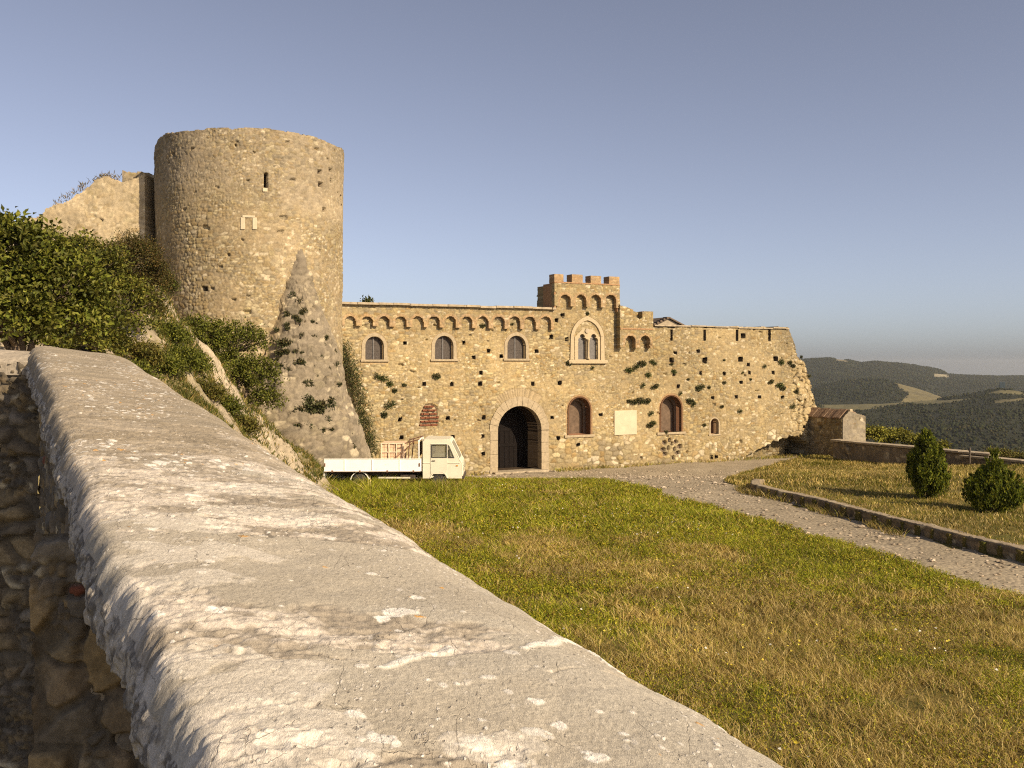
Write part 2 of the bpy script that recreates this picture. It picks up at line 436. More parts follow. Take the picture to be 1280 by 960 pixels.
step = .16
gx = np.arange(-40, 31, step); gy = np.arange(-14, 64, step)
GX, GY = np.meshgrid(gx, gy)
ZG = zg(GX, GY)
cx = (GX[:-1, :-1] + GX[1:, 1:]) / 2; cy = (GY[:-1, :-1] + GY[1:, 1:]) / 2
side = (cx - PAR_A[0]) * (-pd[1]) + (cy - PAR_A[1]) * pd[0]      # >0 : valley side of the parapet
keep = ~((side > 1.6))
jx = (fbm(cx * .9, cy * .9, 4, 21) - .5) * 1.5; jy = (fbm(cx * .9, cy * .9, 4, 25) - .5) * 1.5
roadm = inside(ROAD, cx + jx, cy + jy) & ~inside(BED, cx, cy)
def ground_mat():
    m, t, b = nodes('dry turf and soil')
    n = noise(t, 1.3, 6, .6); n2 = noise(t, 14, 5, .7)
    c = ramp(t, n, [(.3, (.10, .10, .016)), (.5, (.15, .12, .028)), (.68, (.21, .15, .045))])
    c2 = ramp(t, n2, [(.3, (.6, .6, .6)), (.7, (1.3, 1.3, 1.3))])
    t.links.new(mixn(t, c, c2, 1.0, 'MULTIPLY'), b.inputs['Base Color']); b.inputs['Roughness'].default_value = 1
    bump(t, b, n2, 1, .06); return m
def road_mat():
    m, t, b = nodes('stony gravel')
    tc = t.nodes.new('ShaderNodeTexCoord')
    v = t.nodes.new('ShaderNodeTexVoronoi'); v.inputs['Scale'].default_value = 9; t.links.new(tc.outputs['Object'], v.inputs['Vector'])
    n = noise(t, .8, 6, .6); n2 = noise(t, 30, 4, .7)
    c = ramp(t, n, [(.3, (.24, .20, .135)), (.55, (.31, .26, .18)), (.75, (.37, .315, .225))])
    vc = ramp(t, v.outputs['Color'], [(.1, (.82, .80, .78)), (.9, (1.14, 1.12, 1.10))])
    c = mixn(t, c, vc, 1.0, 'MULTIPLY')
    c = mixn(t, c, ramp(t, n2, [(.3, (.7, .7, .7)), (.7, (1.2, 1.2, 1.2))]), 1.0, 'MULTIPLY')
    t.links.new(c, b.inputs['Base Color']); b.inputs['Roughness'].default_value = .97
    inv = t.nodes.new('ShaderNodeMath'); inv.operation = 'SUBTRACT'; inv.inputs[0].default_value = 1; t.links.new(v.outputs['Distance'], inv.inputs[1])
    bump(t, b, inv.outputs[0], .7, .03); return m
tag(grid_mesh('ground', np.stack([GX, GY, ZG], -1), None, keep, (0, 0, -7), ground_mat()), kind='structure')
tag(grid_mesh('road', np.stack([GX, GY, ZG + .012], -1), None, roadm & keep, None, road_mat()), kind='structure')

# raised bed behind the kerb
bs = .16
bx = np.arange(5, 34, bs); by = np.arange(12, 57.2, bs); BX, BY = np.meshgrid(bx, by)
def bed_z(X, Y):
    d = dist_line(BEDSLOPE, X, Y)
    side = (X - PAR_A[0]) * (-pd[1]) + (Y - PAR_A[1]) * pd[0]
    return zg(X, Y) + .03 + (.24 * ss(0, 2.2, d)) * (1 - .65 * ss(40, 50, Y)) + .35 * ss(-4, -.3, side) * (1 - ss(44, 52, Y))
bcx = (BX[:-1, :-1] + BX[1:, 1:]) / 2; bcy = (BY[:-1, :-1] + BY[1:, 1:]) / 2
tag(grid_mesh('raised_bed', np.stack([BX, BY, bed_z(BX, BY)], -1), None, inside(BED, bcx, bcy), (0, 0, -1), ground_mat()), kind='structure')

# kerb wall: swept block profile with an uneven top
def sweep_wall(name, pts, w, ztop, zbot, mat, parent, n_per=.07, jit=.02, seed=1, colf=None):
    pts = np.array(pts, float); seg = np.hypot(*np.diff(pts, axis=0).T); L = np.concatenate([[0], np.cumsum(seg)])
    s = np.arange(0, L[-1], n_per); X = np.interp(s, L, pts[:, 0]); Y = np.interp(s, L, pts[:, 1])
    k = max(1, int(.5 / n_per)); ker = np.ones(2 * k + 1) / (2 * k + 1)
    Xp = np.convolve(np.pad(X, k, 'edge'), ker, 'valid'); Yp = np.convolve(np.pad(Y, k, 'edge'), ker, 'valid')
    tx = np.gradient(Xp); ty = np.gradient(Yp); l = np.hypot(tx, ty); nx = -ty / l; ny = tx / l
    zt = ztop(Xp, Yp); zb = zbot(Xp, Yp)
    prof = [(-w / 2, a) for a in np.linspace(0, .93, 12)] + [(-w / 2 + .012, .985), (-w / 2 + .04, 1), (-w / 4, 1.01), (0, 1.015), (w / 4, 1.01), (w / 2 - .04, 1), (w / 2 - .012, .985)] + [(w / 2, a) for a in np.linspace(.93, 0, 12)]
    P = np.zeros((len(prof), len(s), 3)); 
    hh = zt - zb; vv = 0; C = np.zeros_like(P)
    cum = 0
    for i, (o, a) in enumerate(prof):
        if i: cum += math.hypot(prof[i][0] - prof[i - 1][0], (prof[i][1] - prof[i - 1][1]) * float(hh.mean()))
        h, c = masonry(s, np.full(len(s), cum), .30, .16, seed, PAL_DARK * 1.1, (.19, .145, .09), relief=.03, smear=.46)
        if .99 <= a: c = c * .35 + np.array((.34, .275, .19)) * .65; h = h * .3
        sg = -1 if i < 12 else 1 if i >= len(prof) - 12 else 0
        bulge = sg * h + (fbm(s * 2, np.full(len(s), cum * 2), 3, seed + 5) - .5) * jit * 2
        P[i, :, 0] = Xp + nx * (o + (bulge if sg else 0)); P[i, :, 1] = Yp + ny * (o + (bulge if sg else 0))
        P[i, :, 2] = zb + hh * a + (0 if sg else h + (fbm(s * 1.2, np.full(len(s), o * 3), 3, seed + 8) - .5) * jit * 3)
        C[i] = c
    # close both ends
    Pe = np.concatenate([P.mean(0, keepdims=True)[:, :1].repeat(len(prof), 0) * 0 + np.array([Xp[0], Yp[0], float((zt + zb)[0] / 2)]), P, P[:, :1] * 0 + np.array([Xp[-1], Yp[-1], float((zt + zb)[-1] / 2)])], 1)
    Ce = np.concatenate([C[:, :1], C, C[:, -1:]], 1)
    return grid_mesh(name, Pe[:, ::-1], Ce[:, ::-1], mat=mat, parent=parent)
kw = sweep_wall('kerb_wall', [(a + .16, b) for a, b in KERB], .32, lambda X, Y: zg(X, Y) + .31, lambda X, Y: zg(X, Y) - .15, M['stone'], None, seed=4)
tag(kw, 'low stone kerb wall with pale top along the gravel road', 'kerb wall', kind='thing')

pr = thing('parapet', 'long dark stone parapet with flat pale coping beyond the conifers', 'parapet')
zp = lambda X, Y: X * 0 - 4.17
zq = lambda X, Y: X * 0 - 4.30
endA = tuple(np.array(PAR_A) + pd * 9.6)
sweep_wall('wall', [PAR_A, endA], .55, lambda X, Y: X * 0 - 4.27, lambda X, Y: zg(X, Y) - .3, M['stone'], pr, seed=12)
stB = tuple(np.array(PAR_A) + pd * 8.2 + np.array((-.28, -.18))); 
sweep_wall('wall', [stB, PAR_C], .5, lambda X, Y: X * 0 - 4.42, lambda X, Y: zg(X, Y) - .3, M['stone'], pr, seed=14)
def slab(name, a, b, w, z0, z1, mat, parent, n=14, seed=0):
    a = Vector((*a, 0)); b = Vector((*b, 0)); d = (b - a); L = d.length; d.normalize(); nn = Vector((-d.y, d.x, 0)); rr = random.Random(seed)
    mb = MB(); k = 0.0
    while k < L - .05:
        e = min(L, k + rr.uniform(.7, 1.3)); g = .008; j = rr.uniform(-.02, .02); q = rr.uniform(-.012, .012)
        p = [a + d * (k + g) - nn * (w / 2 + j), a + d * (e - g) - nn * (w / 2 + j), a + d * (e - g) + nn * (w / 2 - j), a + d * (k + g) + nn * (w / 2 - j)]
        mb.add([(v.x, v.y, z) for z in (z0, z1 + q) for v in p], [(3, 2, 1, 0), (4, 5, 6, 7), (0, 1, 5, 4), (1, 2, 6, 5), (2, 3, 7, 6), (3, 0, 4, 7)]); k = e
    return mb.build(name, mat, parent, bevel=.015)
slab('coping', PAR_A, endA, .75, -4.275, -4.17, M['coping_stone'], pr, seed=1)
slab('coping', stB, PAR_C, .66, -4.425, -4.32, M['coping_stone'], pr, seed=2)
px_, py_ = np.array(PAR_A) + pd * 8.9 + np.array((-.75, -.45))
mb = MB().tube((0, 0, -.1), (.02, .01, 1.35), .05, .042, 10).tube((.02, .01, 1.35), (.02, .01, 1.39), .042, .02, 10)
po = mb.build('post', M['post']); po.location = (px_, py_, float(zg(np.array(px_), np.array(py_)))); tag(po, 'thin dark post standing in front of the far parapet', 'post', kind='thing')

# ---------------------------------------------------------------- valley and hills
def interp_y(tab, px):
    a = np.array(tab); return np.interp(px, a[:, 0], a[:, 1])
YA = [(-3000, 470), (600, 500), (1000, 506), (1030, 505), (1100, 505), (1130, 503), (1170, 500), (1200, 495), (1230, 489), (1250, 486), (1265, 487), (1280, 490), (1400, 484), (1800, 470), (4000, 462)]
YB = [(-3000, 480), (900, 500), (1000, 492), (1030, 482), (1060, 477), (1090, 475), (1105, 475), (1118, 479), (1150, 488), (1180, 498), (1220, 503), (1280, 505), (1400, 500), (4000, 480)]
YC = [(-3000, 455), (600, 455), (900, 452), (1000, 450), (1035, 447), (1060, 450), (1075, 453.5), (1095, 451), (1130, 454.5), (1160, 459), (1176, 464), (1183, 469), (1210, 469.5), (1250, 471), (1280, 470.5), (1400, 468), (1800, 462), (4000, 458)]
pxs = np.concatenate([np.linspace(-2600, 900, 120), np.linspace(905, 1420, 520), np.linspace(1430, 4200, 90)])
rs = np.concatenate([np.linspace(58, 500, 40), np.linspace(510, 1060, 190), np.linspace(1075, 1720, 160), np.linspace(1740, 2850, 150), np.linspace(2900, 7000, 24)])
PXg, RG = np.meshgrid(pxs, rs)
ya, yb, yc = interp_y(YA, PXg), interp_y(YB, PXg), interp_y(YC, PXg)
rk = [58, 120, 320, 520, 800, 1040, 1230, 1450, 1680, 1950, 2300, 2780, 3400, 5000, 7000]
zk = [PXg * 0 - 9, PXg * 0 - 22, PXg * 0 - 72, -(605 - HY) / F * 520 + 0 * PXg, -(ya * .35 + 548 * .65 - HY) / F * 800, -(ya - HY) / F * 1040, -(ya + 13 - HY) / F * 1230, -(yb * .6 + 506 * .4 - HY) / F * 1450,
      -(yb - HY) / F * 1680, -(np.maximum(yb, 490) + 6 - HY) / F * 1950, -(yc * .5 + 490 * .5 - HY) / F * 2300, -(yc - HY) / F * 2780, -(yc + 12 - HY) / F * 3400, -(478 - HY) / F * 5000 + 0 * PXg, PXg * 0 - 150]
ZH = np.zeros_like(RG)
for i in range(len(rk) - 1):
    m = (RG >= rk[i]) & (RG <= rk[i + 1]); t = (RG - rk[i]) / (rk[i + 1] - rk[i]); t = t * t * (3 - 2 * t) * .6 + t * .4
    ZH = np.where(m, zk[i] * (1 - t) + zk[i + 1] * t, ZH)
XH = (PXg - HX) / F * RG
ZH = ZH + (fbm(XH * .012, RG * .012, 4, 77) - .5) * 9 * ss(200, 600, RG) * (1 - .5 * ss(900, 1040, RG) * (1 - ss(1045, 1250, RG)))
PYh = HY - ZH / RG * F
FIELDS = [([(1116, 479), (1135, 480), (1160, 488), (1183, 500), (1150, 503), (1128, 503), (1136, 494)], 1300, 2000, (.145, .12, .055)),
          ([(1026, 504), (1080, 501), (1140, 500), (1185, 500), (1220, 497), (1250, 488), (1280, 488), (1280, 493), (1240, 492), (1200, 501), (1160, 506), (1130, 505), (1095, 511), (1060, 514), (1026, 512)], 880, 1300, (.115, .10, .045)),
          ([(1042, 446), (1056, 448), (1062, 453), (1046, 452)], 2300, 3300, (.17, .14, .075)),
          ([(1165, 467), (1185, 468), (1186, 473), (1168, 472)], 2200, 3300, (.22, .19, .12)),
          ([(1240, 500), (1280, 497), (1280, 500), (1245, 504)], 700, 1100, (.10, .085, .04))]
wob = (fbm(PXg * .05, RG * .02, 3, 5) - .5) * 9
hc = np.zeros(RG.shape + (3,)) + np.array((.020, .021, .008)); hc *= (.7 + .6 * fbm(XH * .02, RG * .02, 4, 8))[..., None]
fieldm = np.zeros(RG.shape, bool)
for poly, r0, r1, c in FIELDS:
    mk = inside(poly, PXg + wob, PYh + wob * .2) & (RG > r0) & (RG < r1); fieldm |= mk
    hc[mk] = np.array(c) * (.75 + .5 * fbm(XH[mk] * .03, RG[mk] * .03, 4, 9))[:, None]
tag(grid_mesh('hills', np.stack([XH, RG, ZH], -1), hc, mat=attr_mat('hillside scrub', .12, .35, bd=1.5, bs=.6)), kind='structure')
# woods: thousands of small crowns on the slopes
t_ = (1 + 5 ** .5) / 2
ICO = np.array([(-1, t_, 0), (1, t_, 0), (-1, -t_, 0), (1, -t_, 0), (0, -1, t_), (0, 1, t_), (0, -1, -t_), (0, 1, -t_), (t_, 0, -1), (t_, 0, 1), (-t_, 0, -1), (-t_, 0, 1)]) / math.hypot(1, t_)
ICF = np.array([(0, 11, 5), (0, 5, 1), (0, 1, 7), (0, 7, 10), (0, 10, 11), (1, 5, 9), (5, 11, 4), (11, 10, 2), (10, 7, 6), (7, 1, 8), (3, 9, 4), (3, 4, 2), (3, 2, 6), (3, 6, 8), (3, 8, 9), (4, 9, 5), (2, 4, 11), (6, 2, 10), (8, 6, 7), (9, 8, 1)])
cand = (PXg > 930) & (PXg < 1400) & (RG > 480) & (RG < 2900) & ~fieldm
ci_, cj_ = np.nonzero(cand)
area = RG[ci_, cj_] * 1.0 * np.where(RG[ci_, cj_] > 1730, 1.3, .8)
NT = 52000
pick = RNG.choice(len(ci_), NT, p=area / area.sum())
ii, jj = ci_[pick], cj_[pick]
tx = XH[ii, jj] + RNG.normal(0, 1.5, NT); ty = RG[ii, jj] + RNG.normal(0, 3, NT); tz = ZH[ii, jj]
sz = RNG.uniform(.7, 1.55, NT) * (1 + .9 * ss(900, 2600, ty)) * (.6 + .8 * vnoise(tx * .02, ty * .02, 3))
TV = ICO[None] * (sz[:, None, None] * RNG.uniform(.65, 1.25, (NT, 12, 1)))
TV = TV + np.stack([tx, ty, tz + sz * .45], -1)[:, None]
tc_ = np.array([(.017, .021, .006), (.023, .025, .007), (.014, .018, .005), (.030, .027, .009)])[RNG.integers(0, 4, NT)] * RNG.uniform(.7, 1.3, (NT, 1))
TF = ICF[None] + (np.arange(NT) * 12)[:, None, None]
tag(mesh_np('forest', TV, T=TF, col=np.repeat(tc_, 12, 0), mat=attr_mat('far woods', 1.2, .4, bd=.5)), kind='stuff')
# a blue-grey panel on the far ridge
bp = thing('billboard', 'small blue grey panel on a post on the distant ridge', 'billboard', tuple(at_depth(1253, 484, 1030)))
MB().box(-2.9, 2.9, -.2, .2, -.5, 5.5).build('panel', M['billboard'], bp)
MB().tube((-1.5, .4, -6), (-1.5, .4, 4), .25).build('post', M['post'], bp); MB().tube((1.5, .4, -6), (1.5, .4, 4), .25).build('post', M['post'], bp)
# ================================================================ castle wall
DC, KK = 43.1, .000395
def fpt(px):
    Y = DC / (1 - KK * (px - 427)); return np.array([(px - HX) / F * Y, Y])
FO = fpt(427); fd = fpt(985) - FO; fd /= np.linalg.norm(fd); fn = np.array([fd[1], -fd[0]])   # outward normal
FROT = math.atan2(fd[1], fd[0])
def fuv(px, py, h=0.0):
    """photo pixel -> (u, z) on the plane h metres in front of the wall"""
    r = ray(px, py); t = (fn @ FO + h) / (fn @ r[:2]); p = r * t
    return float((p[:2] - FO) @ fd), float(p[2])
def fbox(x0, x1, y0, y1, h=0.0):
    xm, ym = (x0 + x1) / 2, (y0 + y1) / 2
    return fuv(x0, ym, h)[0], fuv(x1, ym, h)[0], fuv(xm, y1, h)[1], fuv(xm, y0, h)[1]   # u0,u1,z0,z1
cw = thing('castle_wall', 'long pale stone castle front with arched gate, corbel arches and small battlement', 'castle wall', (FO[0], FO[1], 0), FROT)

def arch_pts(b, n=14, rise=None):
    u0, u1, z0, z1 = b; r = (u1 - u0) / 2; q = r if rise is None else rise; c = (u0 + u1) / 2; zs = z1 - q
    return [(u0, z0), (u1, z0)] + [(c + r * math.cos(math.pi * k / n), zs + q * math.sin(math.pi * k / n)) for k in range(n + 1)]
def in_arch(b, U, V, grow=0.0):
    u0, u1, z0, z1 = b; r = (u1 - u0) / 2; c = (u0 + u1) / 2; zs = z1 - r
    return ((abs(U - c) < r + grow) & (V > z0 - grow) & (V < zs)) | ((np.hypot(U - c, V - zs) < r + grow) & (V >= zs))
def pointed(b, n=10, k=.60):
    u0, u1, z0, z1 = b; wd = u1 - u0; rr = wd * k; hh = math.sqrt(rr * rr - (rr - wd / 2) ** 2); zs = z1 - hh; a1 = math.acos((rr - wd / 2) / rr)
    L = [(u1 - rr + rr * math.cos(a1 * i / n), zs + rr * math.sin(a1 * i / n)) for i in range(n + 1)]
    return [(u0, z0), (u1, z0)] + L + [(u0 + u1 - p[0], p[1]) for p in L[::-1][1:]]

GATE = fbox(621.5, 676.5, 507, 588.6)
UPW = [fbox(456.5, 479.5, 420.5, 449.5), fbox(543.5, 566.5, 419.8, 449), fbox(634, 657, 419.6, 448.4)]
LOW = [fbox(711, 737, 497, 543.5), fbox(826, 851, 495, 540)]
SMW = fbox(888, 898, 523, 542.5)
LITE = [fbox(722, 732.5, 417, 449.5), fbox(736, 746.8, 417, 449.5)]
BRK = fbox(525, 548, 504.5, 532.5)
SLITS = [fbox(x - 1.0, x + 1.0, 412.5, 425.5) for x in (839, 880.3, 920.8, 961.5)]
z3 = lambda x, y: (400 + x / 3.309, 330 + y / 3.309)
z4 = lambda x, y: (660 + x / 3.2, 330 + y / 3.2)
HOLES = [z3(*p) + (2.6,) for p in ((352, 325), (593, 326), (634, 387), (697, 358), (663, 452), (430, 497), (545, 496), (663, 495), (990, 493), (331, 641), (528, 637), (677, 635), (958, 636), (338, 716), (549, 714), (674, 711), (985, 718), (674, 785), (895, 361), (955, 300), (1020, 312), (978, 232), (1002, 212), (750, 380), (880, 495))]
HOLES += [z4(*p) + (s,) for s, L in ((3.8, ((574, 383), (706, 385), (849, 381), (989, 380), (860, 286))), (2.5, ((688, 437), (785, 438), (885, 435), (980, 434), (583, 440), (738, 534), (833, 530), (925, 531), (1016, 533), (127, 475), (93, 292), (153, 302), (290, 602), (120, 695), (1104, 650), (732, 772), (752, 770), (200, 722), (600, 490), (850, 475), (880, 402), (680, 348), (588, 355)))) for p in L]
HB = [fbox(x - s / 2 * 1.25, x + s / 2 * 1.25, y - s / 2 * 1.3, y + s / 2 * 1.3) for x, y, s in HOLES]
CRK = [fuv(660 + x / 3.2, 330 + y / 3.2) for x, y in ((545, 715), (560, 735), (548, 760), (575, 720), (590, 712), (585, 740), (598, 755), (580, 775), (540, 742), (565, 705), (605, 730))]

tops = [(405, 379), (427, 379), (560, 382), (691, 386), (692, 356), (774, 356), (774.3, 386), (798, 391), (816, 409), (985, 409), (987, 415), (991, 425), (996, 438), (1000, 446), (1006, 448), (1012, 456), (1017, 468), (1022, 483), (1026, 497), (1029, 510), (1031, 522), (1034, 545), (1038, 590)]
tuv = np.array([fuv(*p) for p in tops])
du = .032
us = np.arange(-1.0, fuv(1034, 560)[0], du); vs = np.arange(-6.1, tuv[:, 1].max() + .15, du)
U, V = np.meshgrid(us, vs)
TOP = np.interp(U, tuv[:, 0], tuv[:, 1]) + (fbm(U * 1.8, U * 0 + 3, 3, 44) - .5) * .18 * (U > 8) + (fbm(U * 1.1, V * 1.1, 3, 46) - .5) * .8 * ss(tuv[9, 0] + .3, tuv[11, 0] + .5, U)
BCLR = np.array((.30, .155, .08))
def stone_at(U, V):
    h, c = masonry(U, V, .25, .125, 11, PAL_CASTLE, (.27, .20, .10), relief=.045, smear=.52, pale=.07)
    h2, c2 = masonry(U, V, .40, .25, 15, PAL_CASTLE, (.25, .185, .09), relief=.055, smear=.60, pale=.16)
    lo = ss(-3.6, -4.3, V + (fbm(U * .5, V * .5, 3, 4) - .5) * 1.2)
    h = h * (1 - lo) + h2 * lo; c = mixc(c, c2, lo)
    up = ss(.6, 1.4, V) * ss(tuv[9, 0] - 1.5, tuv[9, 0], U)                     # greyer rubble along the top of the far stretch
    c = mixc(c, c * np.array((.80, .82, .88)), up)
    return h, c
HGT, CL = stone_at(U, V)
# rough ruined end
rub = ss(tuv[10, 0] - .2, tuv[14, 0], U + (fbm(U * .4, V * .6, 3, 90) - .5) * 2.0)
RV = voro(U / .5 + fbm(U * 2, V * 2, 3, 3), V / .42, 77, .9)
HGT = HGT + rub * (-.6 * ss(tuv[11, 0], tuv[-3, 0], U) + (fbm(U * .9, V * .9, 4, 91) - .5) * .55 + (_h(RV[2], RV[3], 5) - .5) * .20 - .10 * (RV[1] < .12))
CL = mixc(CL, CL * 1.12, rub)
# voussoir and jamb zones next to the openings
def zone(b, g, c, k=.7):
    global CL, HGT
    m = in_arch(b, U, V, g) * 1.0
    CL = mixc(CL, np.asarray(c) * (.8 + .4 * fbm(U * 5, V * 5, 3, 66))[..., None], m * k); HGT = np.where(m > 0, np.minimum(HGT * .4, .03), HGT)
for b in UPW: zone(b, .20, (.36, .26, .135), .8)
for b in LOW: zone(b, .16, (.31, .19, .095), .7)
zone(SMW, .08, (.40, .27, .15), .6)
# relieving arch of thin stones over the gate
gc = (GATE[0] + GATE[1]) / 2; gr = (GATE[1] - GATE[0]) / 2; gzs = GATE[3] - gr
ang = np.arctan2(V - gzs, U - gc); rad = np.hypot(U - gc, V - gzs)
m = (rad > gr + .42) & (rad < gr + .86) & (ang > .9) & (ang < 2.25)
CL = mixc(CL, np.array((.34, .265, .16)) * (.75 + .5 * _h(np.floor(ang * 14), np.floor(rad * 0), 8))[..., None], m * .7)
HGT = np.where(m, -.02 + .03 * (np.abs((ang * 14) % 1 - .5) < .36), HGT)
# openings sunk into the wall; near-black gate, slits and holes carry painted shade
def pit(mask, d, c=None, grown=None):
    global HGT, CL
    HGT = np.where(mask, -d, HGT)
    if c is not None: CL = np.where((mask if grown is None else grown)[..., None], np.asarray(c) * (.8 + .4 * fbm(U * 6, V * 6, 2, 31))[..., None], CL)
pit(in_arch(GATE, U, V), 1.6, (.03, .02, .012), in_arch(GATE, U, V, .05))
for b in UPW: pit(in_arch(b, U, V), .34, (.25, .18, .10), in_arch(b, U, V, .04))
for b in LOW: pit(in_arch(b, U, V), .62, (.20, .10, .055), in_arch(b, U, V, .04))
pit(in_arch(SMW, U, V), .5, (.18, .10, .06))
for b in LITE: pit(in_arch(b, U, V), .26, (.2, .16, .12))
pit(in_arch(BRK, U + (fbm(V * 3, U * 0, 2, 4) - .5) * .2, V), .10, (.36, .28, .17))
for b in SLITS: pit((U > b[0]) & (U < b[1]) & (V > b[2]) & (V < b[3]), .7, (.02, .013, .008), (U > b[0] - .03) & (U < b[1] + .03) & (V > b[2] - .03) & (V < b[3] + .03))
for k, b in enumerate(HB):
    jj = (fbm(U * 4, V * 4, 2, 200 + k) - .5) * .10
    g_ = .03; CL = np.where(((U + jj > b[0] - g_) & (U + jj < b[1] + g_) & (V + jj > b[2] - g_) & (V + jj < b[3] + g_))[..., None], (.02, .013, .008), CL)  # near-black painted in and around each hole as its shade
    pit((U + jj > b[0]) & (U + jj < b[1]) & (V + jj > b[2]) & (V + jj < b[3]), .7)
for k, (a, b) in enumerate(CRK):
    pit(np.hypot((U - a) * (1.4 if k % 2 else .8), (V - b)) < .10 + .05 * fbm(U * 6, V * 6, 2, k), .14, (.16, .12, .08))
FOOT_SHADE_PTS = [fuv(*p) for p in ((926, 584), (932, 571), (948, 561), (962, 556), (984, 546.5), (1001, 546), (1007, 552), (1014, 556), (1016, 584))]
foot_shade = inside(FOOT_SHADE_PTS, U + (fbm(U * 3, V * 3, 3, 301) - .5) * .3, V + (fbm(U * 3 + 9, V * 3, 3, 302) - .5) * .3)
HGT = np.where(foot_shade, HGT * 2.5 - 1.15, HGT); CL = np.where(foot_shade[..., None], CL * .62, CL)      # hollow added and stone darkened to stand in for shadow at the wall foot
Uc = (U[:-1, :-1] + U[1:, 1:]) / 2; Vc = (V[:-1, :-1] + V[1:, 1:]) / 2
fmk = (Vc < TOP[:-1, :-1]) & (Uc > -.75)
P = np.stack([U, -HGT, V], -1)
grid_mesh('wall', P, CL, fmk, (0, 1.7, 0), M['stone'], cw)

# projecting bands carried on little arches
def band(name, box, arches, h, seed, z_low, parent, top_fn=None):
    """box u0,u1,ztop ; arches list of (uc, r, zspring); pendants go down to z_low"""
    u0, u1, zt = box
    uu = np.arange(u0, u1 + .03, .036); vv = np.arange(z_low, zt + .03, .036); A, B = np.meshgrid(uu, vv)
    hh, cc = stone_at(A, B)
    ma = np.ones(A.shape, bool); ring = np.zeros(A.shape)
    for (c, r, zs) in arches:
        ins = (abs(A - c) < r) & (B < zs) | (np.hypot(A - c, B - zs) < r)
        ma &= ~ins
        d = np.where(B < zs, abs(A - c), np.hypot(A - c, B - zs)) - r
        ring = np.maximum(ring, ((d > -.03) & (d < .15)) * 1.0)
    rb = np.array((.37, .23, .125)) * (.65 + .7 * _h(np.floor(A / .07), np.floor(B / .09), seed))[..., None]
    cc = mixc(cc, rb, ring * .42)
    f = ma[:-1, :-1] & ma[1:, 1:] & ma[:-1, 1:] & ma[1:, :-1]
    if top_fn is not None: f &= (B[:-1, :-1] < top_fn(A[:-1, :-1]))
    return grid_mesh(name, np.stack([A, -h - hh * .7, B], -1), cc, f, (0, h + .03, 0), M['stone'], parent)

hb = .20
xc = [437.8, 459, 480, 501, 522.4, 542.6, 563, 583.4, 603.4, 623.6, 643.3, 662.3, 682]
ar = []
for k, x in enumerate(xc):
    yt = 395.8 + .35 * k / 12; a = fuv(x - 6.6, 401, hb); b = fuv(x + 6.6, 401, hb); r = (b[0] - a[0]) / 2
    ar.append(((a[0] + b[0]) / 2, r, fuv(x, yt, hb)[1] - r))
zl = fuv(560, 409.5, hb)[1]
band('corbel_table', (-.25, fuv(692, 395, hb)[0], fuv(427, 380, hb)[1] + .02), ar, hb, 5, zl, cw, lambda A: np.interp(A, [0, 12.2], [fuv(427, 380.5, hb)[1], fuv(691, 387, hb)[1]]))
# roof-edge slabs
mb = MB(); u = -.2; ue = fuv(690.5, 386)[0]; rr = random.Random(3)
za, zb = fuv(427, 380.5, hb)[1], fuv(691, 387, hb)[1]
while u < ue - .1:
    e = min(ue, u + rr.uniform(.7, 1.2)); z = za + (zb - za) * (u + .2) / (ue + .2) + rr.uniform(-.02, .02)
    mb.box(u, e - .01, -.40 + rr.uniform(-.03, .03), 1.4, z, z + .11); u = e
mb.build('coping', M['coping_stone'], cw, bevel=.02)
# small battlement over the gothic window
ht = .26
tu = [fuv(693, 365, ht)[0], fuv(774, 365, ht)[0]]; ztt = fuv(733, 355.3, ht)[1]
ta = []
for x in (706.5, 726, 744.5, 763.5):
    a = fuv(x - 6.3, 375, ht); b = fuv(x + 6.3, 375, ht); r = (b[0] - a[0]) / 2; ta.append(((a[0] + b[0]) / 2, r, fuv(x, 368.8, ht)[1] - r))
bt = band('battlement', (tu[0], tu[1], ztt), ta, ht, 9, fuv(733, 383.5, ht)[1], cw)
for a, b, zz in ((tu[0] + .002, tu[0] + .12, fuv(693, 388)[1]), (tu[1] - .12, tu[1] - .002, fuv(774, 390)[1])): MB().box(a, b, -ht + .02, .9, zz, ztt - .003).build('side_wall', M['orange_brick'], bt, bevel=.015)
MB().box(tu[0] - .02, tu[1] + .02, -ht - .04, .25, ztt, ztt + .07).build('string_course', M['orange_brick'], bt, bevel=.015)
for x0, x1 in ((692.5, 704), (714.5, 728), (738, 751), (761, 774)):
    a = fuv(x0, 350, ht)[0]; b = fuv(x1, 350, ht)[0]; zt = fuv(733, 344.2, ht)[1] + rr.uniform(-.02, .02)
    uu = np.arange(a, b + .01, (b - a) / 13); vv = np.linspace(ztt + .05, zt, 11); A, B = np.meshgrid(uu, vv); hh, cc = stone_at(A, B); cc = mixc(cc, np.array((.36, .215, .115)) * (.8 + .4 * _h(np.floor(A / .2), np.floor(B / .08), 3))[..., None], np.full(A.shape, .45))
    mr = grid_mesh('merlon', np.stack([A, -ht - .02 - hh * .5, B], -1), cc, None, (0, .52, 0), M['stone'], bt)
